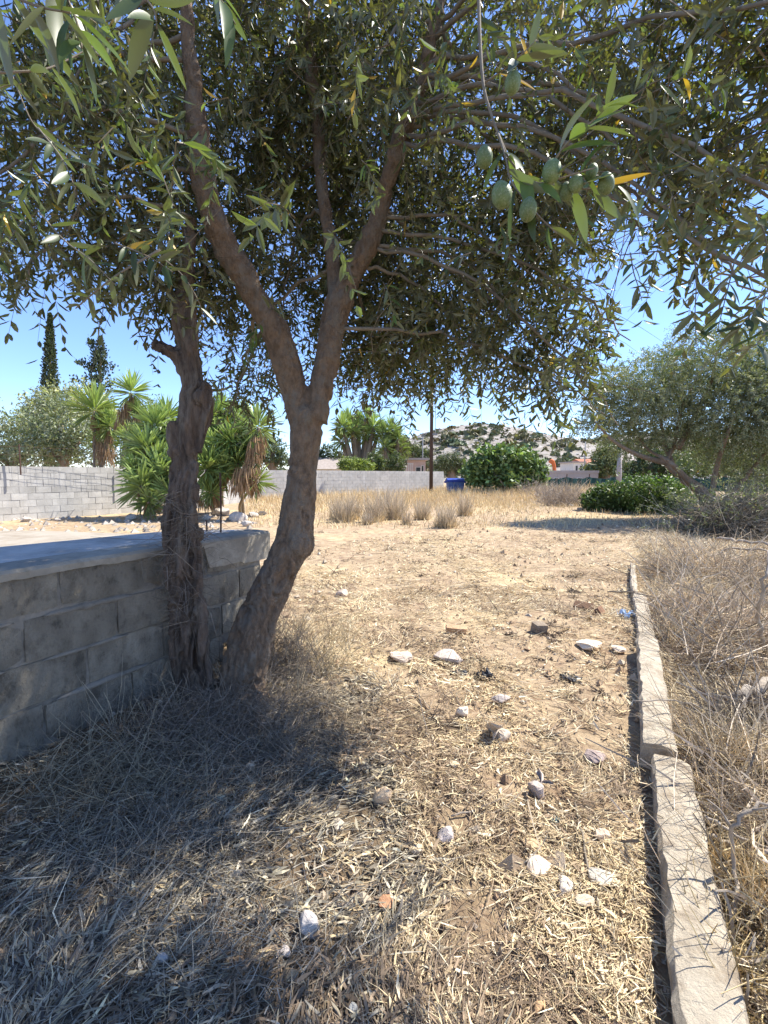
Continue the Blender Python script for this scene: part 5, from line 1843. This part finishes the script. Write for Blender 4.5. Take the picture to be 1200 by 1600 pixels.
for (px, py, n, L, R, tone, up) in ((1160, 1010, 900, .35, (.5, .4, .25), (.46, .36, .25), .35), (1100, 960, 700, .35, (.5, .5, .2), (.62, .49, .33), .35), (1180, 920, 500, .45, (.7, .6, .3), (.42, .33, .23), .5),
                                    (1160, 1120, 500, .25, (.25, .2, .12), (.18, .14, .10), .2), (1060, 900, 600, .35, (.6, .7, .14), (.64, .52, .35), .4), (1150, 1200, 500, .25, (.2, .2, .1), (.56, .45, .28), .5),
                                    (1185, 1420, 420, .16, (.12, .25, .09), (.62, .48, .26), .7), (1140, 1540, 200, .14, (.06, .12, .05), (.62, .47, .22), .9), (1190, 1300, 400, .2, (.15, .2, .1), (.45, .36, .24), .4)):
    geo.append(tangle(int(n * .7), on_ground(px, py), R, L, .0020, tone, up=up, arch=.3, seed=px + py, tone=.6))
    geo.append(tangle(n // 9, on_ground(px, py), R, L * 1.2, .0055, (.45, .38, .29), up=up * .7, arch=.15, seed=px + py + 1, tone=.6))
stuff('dry_brush', join_geo(geo), M['straw'], 'thicket of dry brown brushwood and grass right of the kerb', 'brush')

# grasses
def blades(n, cx, cy, R, L, Wd, colr, lean=0.35, seed=0, tone=.3):
    rs = np.random.default_rng(abs(int(seed)))
    a = rs.uniform(0, 2 * pi, n); r = np.sqrt(rs.random(n))
    x = cx + np.cos(a) * r * R[0]; y = cy + np.sin(a) * r * R[1]
    z = height(x, y) - 0.01
    el = np.clip(pi / 2 - np.abs(rs.normal(0, lean, n)), 0.3, 1.57)
    az = a + rs.normal(0, .6, n)
    c = rs.uniform(1 - tone, 1 + tone, (n, 1)) * np.array(colr)[None]
    return ribbon(x, y, z, az, el, L * rs.uniform(.5, 1.2, n), Wd * rs.uniform(.6, 1.4, n), rs.normal(0, .18, n), c)

# continuous yellow grass at the back of the plot
rs = np.random.default_rng(8)
n = 90000
y = rs.uniform(11, 32, n)
x = rs.uniform(-0.30, 0.62, n) * y
pp = np.stack([x, y, x * 0], 1)
wt = np.clip(0.15 + 0.9 * sstep(14, 20, y) * (0.55 + 0.6 * fbm(pp * .35, 3, 3)), 0, 1)
fx = x / y
wt *= np.where(fx > 0.33, 0.35, 1.0) * np.where(fx < -0.12, 0.8, 1)
ok = rs.random(n) < wt
# inside the yard wall
side = (x - FC[0]) * (FD[1] - FC[1]) - (y - FC[1]) * (FD[0] - FC[0])
ok &= (side > 0.3)
x, y = x[ok], y[ok]; n = len(x)
c = np.array([(0.72, 0.57, 0.30), (0.66, 0.50, 0.27), (0.56, 0.42, 0.25), (0.76, 0.62, 0.38)])[rs.integers(0, 4, n)] * rs.uniform(.8, 1.15, (n, 1))
h_ = 0.14 + 0.30 * sstep(18, 27, y)
geo = ribbon(x, y, height(x, y) - .01, rs.uniform(0, 2 * pi, n), np.clip(pi / 2 - np.abs(rs.normal(0, .4, n)), .3, 1.57), h_ * rs.uniform(.4, 1.4, n), rs.uniform(.010, .024, n), rs.normal(0, .2, n), c)
stuff('dry_grass', geo, M['straw'], 'tall pale yellow dry grass before the back wall', 'grass')

tufts = [(537, 815, 22, 42, 'leftmost'), (553, 812, 14, 38, 'a'), (523, 812, 10, 34, 'b'), (583, 815, 20, 40, 'c'), (600, 808, 20, 46, 'd'), (618, 812, 22, 44, 'e'), (660, 812, 16, 32, 'f'), (697, 824, 22, 36, 'g'), (726, 806, 14, 36, 'h'), (575, 820, 10, 20, 'i'), (635, 820, 9, 22, 'j')]
tlabels = ['leftmost broad grey-brown grass tuft, right of the leaning trunk', 'narrow grey grass tuft right beside the leftmost broad one', 'small dry grass tuft closest to the leaning trunk', 'broad grey-brown tuft left in the central row', 'tallest grey-brown grass tuft in the central row', 'broad dry tuft at the right end of the central row', 'dark grass tuft standing alone left of the utility pole foot',
           'nearest dark grass tuft below the blue bin', 'slim leaning dry tuft below-right of the blue bin', 'tiny low dry tuft in front of the central row', 'tiny thin tuft right of the central row']
for (px, py, wp, hp_, _), lab in zip(tufts, tlabels):
    g = on_ground(px, py)
    k = g[1] / 720
    v, f, c = blades(int(wp * 16), g[0], g[1], (wp * k * .5, wp * k * .45), hp_ * k * .95, .009, (.52, .43, .31), lean=.26, seed=px, tone=.5)
    v2, f2, c2 = blades(int(wp * 12), g[0], g[1], (wp * k * .8, wp * k * .7), hp_ * k * .45, .012, (.58, .46, .28), lean=.5, seed=px + 1, tone=.3)
    f = np.concatenate([f, f2 + len(v)]); v = np.concatenate([v, v2]); c = np.concatenate([c, c2])
    v = v - g
    o = add('grass_tuft', mesh_np('grass_tuft', v, f, M['straw'], cols=c), label=lab, category='grass tuft', group='grey-brown grass tufts in the middle of the plot')
    o.location = tuple(g)

geo = []
for (px, py, w_, h, n) in ((880, 790, 40, 28, 600), (860, 785, 30, 22, 400), (900, 785, 24, 24, 300), (840, 775, 36, 22, 400)):
    g = on_ground(px, py); k = g[1] / 720
    geo.append(tangle(n, g, (w_ * k, w_ * k * .6, h * k), h * k * .7, .008, (.46, .38, .29), up=.7, arch=.35, seed=px))
stuff('dry_shrubs', join_geo(geo), M['straw'], 'leafless grey-brown shrubs left of the dark green shrubs', 'dry shrubs')

# rubble along the yard wall foot and by the bin
def rubble(lst, name, label_fn, m, colr, cat, group, flat=.6):
    for i, (px, py, wp) in enumerate(lst):
        g = on_ground(px, py)
        s = wp * g[1] / 720
        o = add(name, rock_mesh(name, (s, s * .8, s * flat), 700 + px, m, colr), label=label_fn[i], category=cat, group=group)
        o.location = (g[0], g[1], g[2] + s * flat * .3)
rubble([(345, 806, 30), (372, 815, 34), (395, 808, 22), (322, 812, 22), (20, 813, 26), (42, 815, 18), (205, 812, 22), (232, 806, 16), (385, 822, 20), (90, 814, 12)], 'rubble_stone',
       ['white rounded rubble stone directly behind the tall iron rod', 'wide white rubble stone between the rods and the leaning trunk', 'white rubble stone nearest the leaning trunk', 'white rubble stone by the short iron rod', 'pale rubble stone by the wall foot at the far left',
        'smaller pale stone right of the far-left rubble stone', 'pale rubble stone under the left yucca clump', 'small rubble stone at the foot of the left yucca clump', 'low flat rubble stone before the leaning trunk', 'tiny rubble stone midway along the wall foot'], M['rock'], (1.15, 1.1, 1.05), 'stone', 'rubble stones beyond the concrete slab')
n = 260
geo = []
V, F = [], []
for k in range(n):
    px = random.uniform(-60, 400); py = random.uniform(806, 832)
    g = on_ground(px, py)
    s = random.uniform(.03, .11)
    base = np.array([(1, 0, 0), (0, 1, 0), (-1, 0, 0), (0, -1, 0), (0, 0, .8), (0, 0, -.5)]) * s * np.random.default_rng(k).uniform(.6, 1.3, (6, 1))
    o = len(V); V += (base + g).tolist()
    F += [[o + i for i in q] for q in ((0, 1, 4), (1, 2, 4), (2, 3, 4), (3, 0, 4), (1, 0, 5), (2, 1, 5), (3, 2, 5), (0, 3, 5))]
add('rubble', mesh_np('rubble', V, F, M['rock'], cols=np.repeat(np.random.default_rng(2).uniform(.55, 1.15, (n, 1)), 6, 0) * np.array([[1, .93, .85]])), kind='stuff', label='small broken rubble strewn along the yard wall foot', category='rubble')
rubble([(812, 772, 14), (838, 776, 12), (868, 782, 14), (892, 792, 10), (855, 790, 9), (905, 798, 12)], 'field_stone',
       ['dark stone right of the rubbish pile, first in the line', 'small stone second in the line toward the shrubs', 'pale stone in front of the leafless shrubs', 'small dark stone left of the dark green shrub', 'tiny pale stone below the leafless shrubs', 'pale stone at the foot of the dark green shrub'], M['rock'], (.75, .68, .6), 'stone', 'stones in a line before the shade net')

# ------------------------------------------------------------------ pole, bin, net, houses
def pole(label, px, ybase_d, ytop, r, m, name='utility_pole', arm=None, cat='utility pole'):
    d = ybase_d
    g = ground_at(px, d)
    top = P(px, ytop, d)
    top[0] = g[0]
    root = thing(name, g, label, cat)
    b_ = MB(); b_.tube([g - np.array([0, 0, .3]), g * .5 + top * .5, top], [r * 1.15, r, r * .8], 10)
    part('post', b_.mesh('post', M[m], smooth=True), root)
    if arm:
        b_ = MB(); b_.tube(smooth_path([top - np.array([0, 0, .5]), top + np.array([.5, 0, -.1]), top + np.array(arm)], 8), .05, 6)
        part('arm', b_.mesh('arm', M[m]), root)
        b_ = MB(); e = top + np.array(arm); b_.box(e + np.array([-.1, -.12, -.06]), e + np.array([.45, .12, .08]))
        part('lamp', b_.mesh('lamp', M['metalpole']), root)
    return root, top

r_, top = pole('tall dark wooden utility pole rising into the olive leaves, centre', 673.5, 28.5, 520, .105, 'pole')
b_ = MB(); b_.tube([top + np.array([.22, -.05, -6.0]), top + np.array([.22, -.05, -2.0])], .02, 5); b_.box(top + np.array([.05, -.1, -6.1]), top + np.array([.35, .05, -6.0]))
part('cable_bracket', b_.mesh('cable_bracket', M['metalpole']), r_)
pole('thin grey pole beyond the pink house, left of the wooden one', 660, 60, 676, .07, 'metalpole', name='lamp_post', arm=(-.3, 0, -.2), cat='lamp post')
pole('short thin pole at the foot of the hill right of the small white house', 912, 62, 690, .09, 'metalpole', name='lamp_post', cat='lamp post')
pole('weathered post standing among trees behind the dark green shrubs', 966, 30, 708, .16, 'greywall', name='wooden_post', cat='post')

def bin_():
    g = ground_at(711, 27.0)
    g[2] += 0.05
    k = 27.0 / 720
    w1, w0, h = 26 * k / 2, 22 * k / 2, 21 * k
    root = thing('rubbish_bin', g, 'blue plastic rubbish bin standing in dry grass right of the utility pole', 'bin')
    b_ = MB()
    dd = .38
    b_.raw([(-w0, -dd, 0), (w0, -dd, 0), (w0, dd, 0), (-w0, dd, 0), (-w1, -dd - .06, h), (w1, -dd - .06, h), (w1, dd + .06, h), (-w1, dd + .06, h)], [(0, 3, 2, 1), (0, 1, 5, 4), (1, 2, 6, 5), (2, 3, 7, 6), (3, 0, 4, 7), (4, 5, 6, 7)])
    add('body', b_.mesh('body', M['blueworn']), root)
    b_ = MB(); b_.box((-w1 - .04, -dd - .11, h - .1), (w1 + .04, dd + .11, h + .015))
    add('rim', b_.mesh('rim', M['blue']), root)
    b_ = MB()
    V = []
    for i in range(9):
        u = i / 8
        V += [(-w1 - .02, -dd - .1 + (2 * dd + .2) * u, h + .02 + .1 * sin(pi * u)), (w1 + .02, -dd - .1 + (2 * dd + .2) * u, h + .02 + .1 * sin(pi * u))]
    b_.raw(V, [(2 * i, 2 * i + 1, 2 * i + 3, 2 * i + 2) for i in range(8)] + [tuple(range(0, 18, 2)), tuple(range(1, 18, 2))[::-1]])
    add('lid', b_.mesh('lid', M['blue']), root)
    for s in (-1, 1):
        b_ = MB(); b_.box((s * (w1 + .1) - .05, -.1, h - .16), (s * (w1 + .1) + .05, .1, h - .05))
        add('handle', b_.mesh('handle', M['blue']), root)
        b_ = MB(); b_.tube([(s * w0 * .8 - .03, -dd - .02, .0), (s * w0 * .8 + .03, -dd - .02, .0)], .09, 10)
        add('wheel', b_.mesh('wheel', M['dark']), root)
    for i in range(4):
        x = -w0 * .7 + i * w0 * 1.4 / 3
        b_ = MB(); b_.raw([(x - .02, -dd - .012, .05), (x + .02, -dd - .012, .05), (x + .02, -dd - .065, h - .11), (x - .02, -dd - .065, h - .11), (x - .02, -dd + .05, .05), (x + .02, -dd + .05, .05), (x + .02, -dd - .02, h - .11), (x - .02, -dd - .02, h - .11)],
                          [(0, 1, 2, 3), (4, 7, 6, 5), (0, 3, 7, 4), (1, 5, 6, 2)])
        add('rib', b_.mesh('rib', M['blueworn']), root)
bin_()

for i, (px, py, wp, lab) in enumerate(((753, 772, 22, 'dark crumpled rubbish bag at the left of the pile by the fig bush'), (768, 770, 18, 'grey rubbish bag at the right of the pile by the fig bush'), (759, 775, 14, 'small black bag in front of the rubbish pile'))):
    g = on_ground(px, py); s = wp * g[1] / 720
    me = rock_mesh('rubbish_bag', (s, s * .8, s * .55), 40 + i, M['dark'] if i != 1 else mat('grey_bag', (.3, .3, .31), .6), (1, 1, 1))
    o = add('rubbish_bag', me, label=lab, category='rubbish bag', group='rubbish bags by the fig bush'); o.location = (g[0], g[1], g[2] + s * .2)
g = ground_at(790, 25.0)
b_ = MB(); a_, c_ = P(791, 762, 25.0), P(768, 735, 25.6); b_.tube([a_ - a_, c_ - a_], .055, 8)
o = add('leaning_pole', b_.mesh('leaning_pole', M['bleached']), label='pale wooden pole leaning against the fig bush', category='pole'); o.location = tuple(a_)

def net_fence():
    root = thing('shade_net_fence', ground_at(885, 29), 'dark green shade-net fence right of the fig bush', 'fence')
    pts = [(815, 28.0), (850, 28.6), (885, 29.2), (920, 30), (960, 31), (1000, 31.5), (1060, 31), (1130, 30), (1230, 29)]
    for i in range(len(pts) - 1):
        a, b = ground_at(*pts[i]), ground_at(*pts[i + 1])
        V = []
        for k in range(9):
            u = k / 8
            p = a * (1 - u) + b * u
            sag = .12 * sin(pi * u) + .05 * random.random()
            V += [(p[0], p[1] + .03 * sin(k), p[2] - .1), (p[0], p[1] + .06 * sin(k * 2.1), p[2] + .95 - sag)]
        b_ = MB(); b_.raw(V, [(2 * k, 2 * k + 2, 2 * k + 3, 2 * k + 1) for k in range(8)])
        part('net_panel', b_.mesh('net_panel', M['net']), root)
        b_ = MB(); b_.tube([a - np.array([0, 0, .1]), a + np.array([0, 0, 1.1])], .03, 6)
        part('post', b_.mesh('post', M['rust']), root)
net_fence()

def box_house(label, px0, px1, ytop, d, depth, wallm, roof=None, windows=(), name='house', over=.3, roofh=0.0, gable=None, cat='house'):
    a, b = P(px0, ytop, d), P(px1, ytop, d)
    g = np.array([(a[0] + b[0]) / 2, d, -.1])
    root = thing(name, g, label, cat)
    hw = (b[0] - a[0]) / 2
    H = a[2] - g[2]
    b_ = MB(); b_.box((-hw, 0, 0), (hw, depth, H))
    wo_ = add('wall', b_.mesh('wall', M[wallm]), root)
    if roof == 'flat':
        b_ = MB(); b_.box((-hw - over, -over, H + .003), (hw + over, depth + over, H + .22))
        add('roof', b_.mesh('roof', M['greywall']), root)
    elif roof:
        b_ = MB()
        b_.raw([(-hw - over, -over, H), (hw + over, -over, H), (hw + over, depth + over, H), (-hw - over, depth + over, H), (-hw - over, depth / 2, H + roofh), (hw + over, depth / 2, H + roofh)],
               [(0, 1, 5, 4), (2, 3, 4, 5), (1, 2, 5), (3, 0, 4), (0, 3, 2, 1)])
        add('roof', b_.mesh('roof', M[roof]), root)
    for (u0, u1, z0, z1, kind) in windows:
        x0, x1 = -hw + 2 * hw * u0, -hw + 2 * hw * u1
        b_ = MB(); b_.box((x0, -.03, H * z0), (x1, .05, H * z1))
        wn = add('door' if kind == 'd' else 'window', b_.mesh('window', M['glass']), root)
        f_ = MB(); t = .05
        for q in (((x0 - t, -.06, H * z0 - t), (x0, .02, H * z1 + t)), ((x1, -.06, H * z0 - t), (x1 + t, .02, H * z1 + t)), ((x0, -.06, H * z1), (x1, .02, H * z1 + t)), ((x0, -.06, H * z0 - t), (x1, .02, H * z0))):
            f_.box(*q)
        add('frame', f_.mesh('frame', M['white']), wn)
    return root

box_house('low house with pale grey tiled gable roof, right of the leaning trunk', 470, 531, 733, 48, 7, 'white', roof='roof', roofh=1.35, windows=((.75, .85, .3, .8, 'w'),))
box_house('small pinkish house with flat roof left of the utility pole', 632, 665, 719, 46, 5, 'pink', roof='flat', windows=((.55, .75, .1, .75, 'd'), (.82, .9, .45, .8, 'w')))
# railing in front of the pink house
root = thing('railing', ground_at(636, 40), 'white metal railing left of the pink house', 'railing')
for i in range(9):
    p = P(620 + i * 3.0, 724, 40); b_ = MB(); b_.box((p[0] - .025, 40 - .025, .6), (p[0] + .025, 40.025, p[2]))
    part('bar', b_.mesh('bar', M['white']), root)
a_, c_ = P(618, 725, 40), P(646, 725, 40)
b_ = MB(); b_.box((a_[0], 39.94, a_[2] - .02), (c_[0], 39.97, a_[2] + .05)); b_.box((a_[0], 39.94, .9), (c_[0], 39.97, .97))
part('rail', b_.mesh('rail', M['white']), root)
box_house('long plain grey-brown building behind the shade net', 854, 935, 739, 42, 5, 'greywall', roof='flat', over=.05, name='building', cat='building', windows=((.15, .22, .3, .7, 'w'), (.6, .68, .3, .7, 'w')))
box_house('small white house with blue-grey upper storey at the hill foot', 896, 913, 723, 80, 6, 'white', roof='flat', windows=((.2, .4, .55, .85, 'w'), (.6, .8, .55, .85, 'w')))
box_house('cream house with red tiled roof partly behind the pale green tree', 913, 935, 724, 84, 7, 'white', roof='redroof', roofh=.9, windows=((.2, .35, .5, .8, 'w'), (.6, .75, .5, .8, 'w')))
box_house('white house glimpsed behind the dark green shrubs and the right olive', 975, 1000, 722, 60, 6, 'white', roof='roof', roofh=1.0, windows=((.3, .5, .4, .8, 'w'),))
box_house('pale house seen through the right olive behind the trunk', 1085, 1125, 726, 62, 6, 'white', roof='flat', windows=((.3, .5, .4, .8, 'w'),))
# orange digger-arm-like pipe behind the grey building
g = ground_at(865, 45)
b_ = MB(); pt = [P(866, 742, 45), P(866, 730, 45), P(864, 722, 45), P(862, 720, 45), P(859, 723, 45)]
b_.tube(np.array(smooth_path(pt, 14)) - pt[0], .18, 10)
o = add('orange_pipe', b_.mesh('orange_pipe', M['orange'], smooth=True), label='orange upright pipe standing behind the long grey building', category='pipe'); o.location = tuple(pt[0])
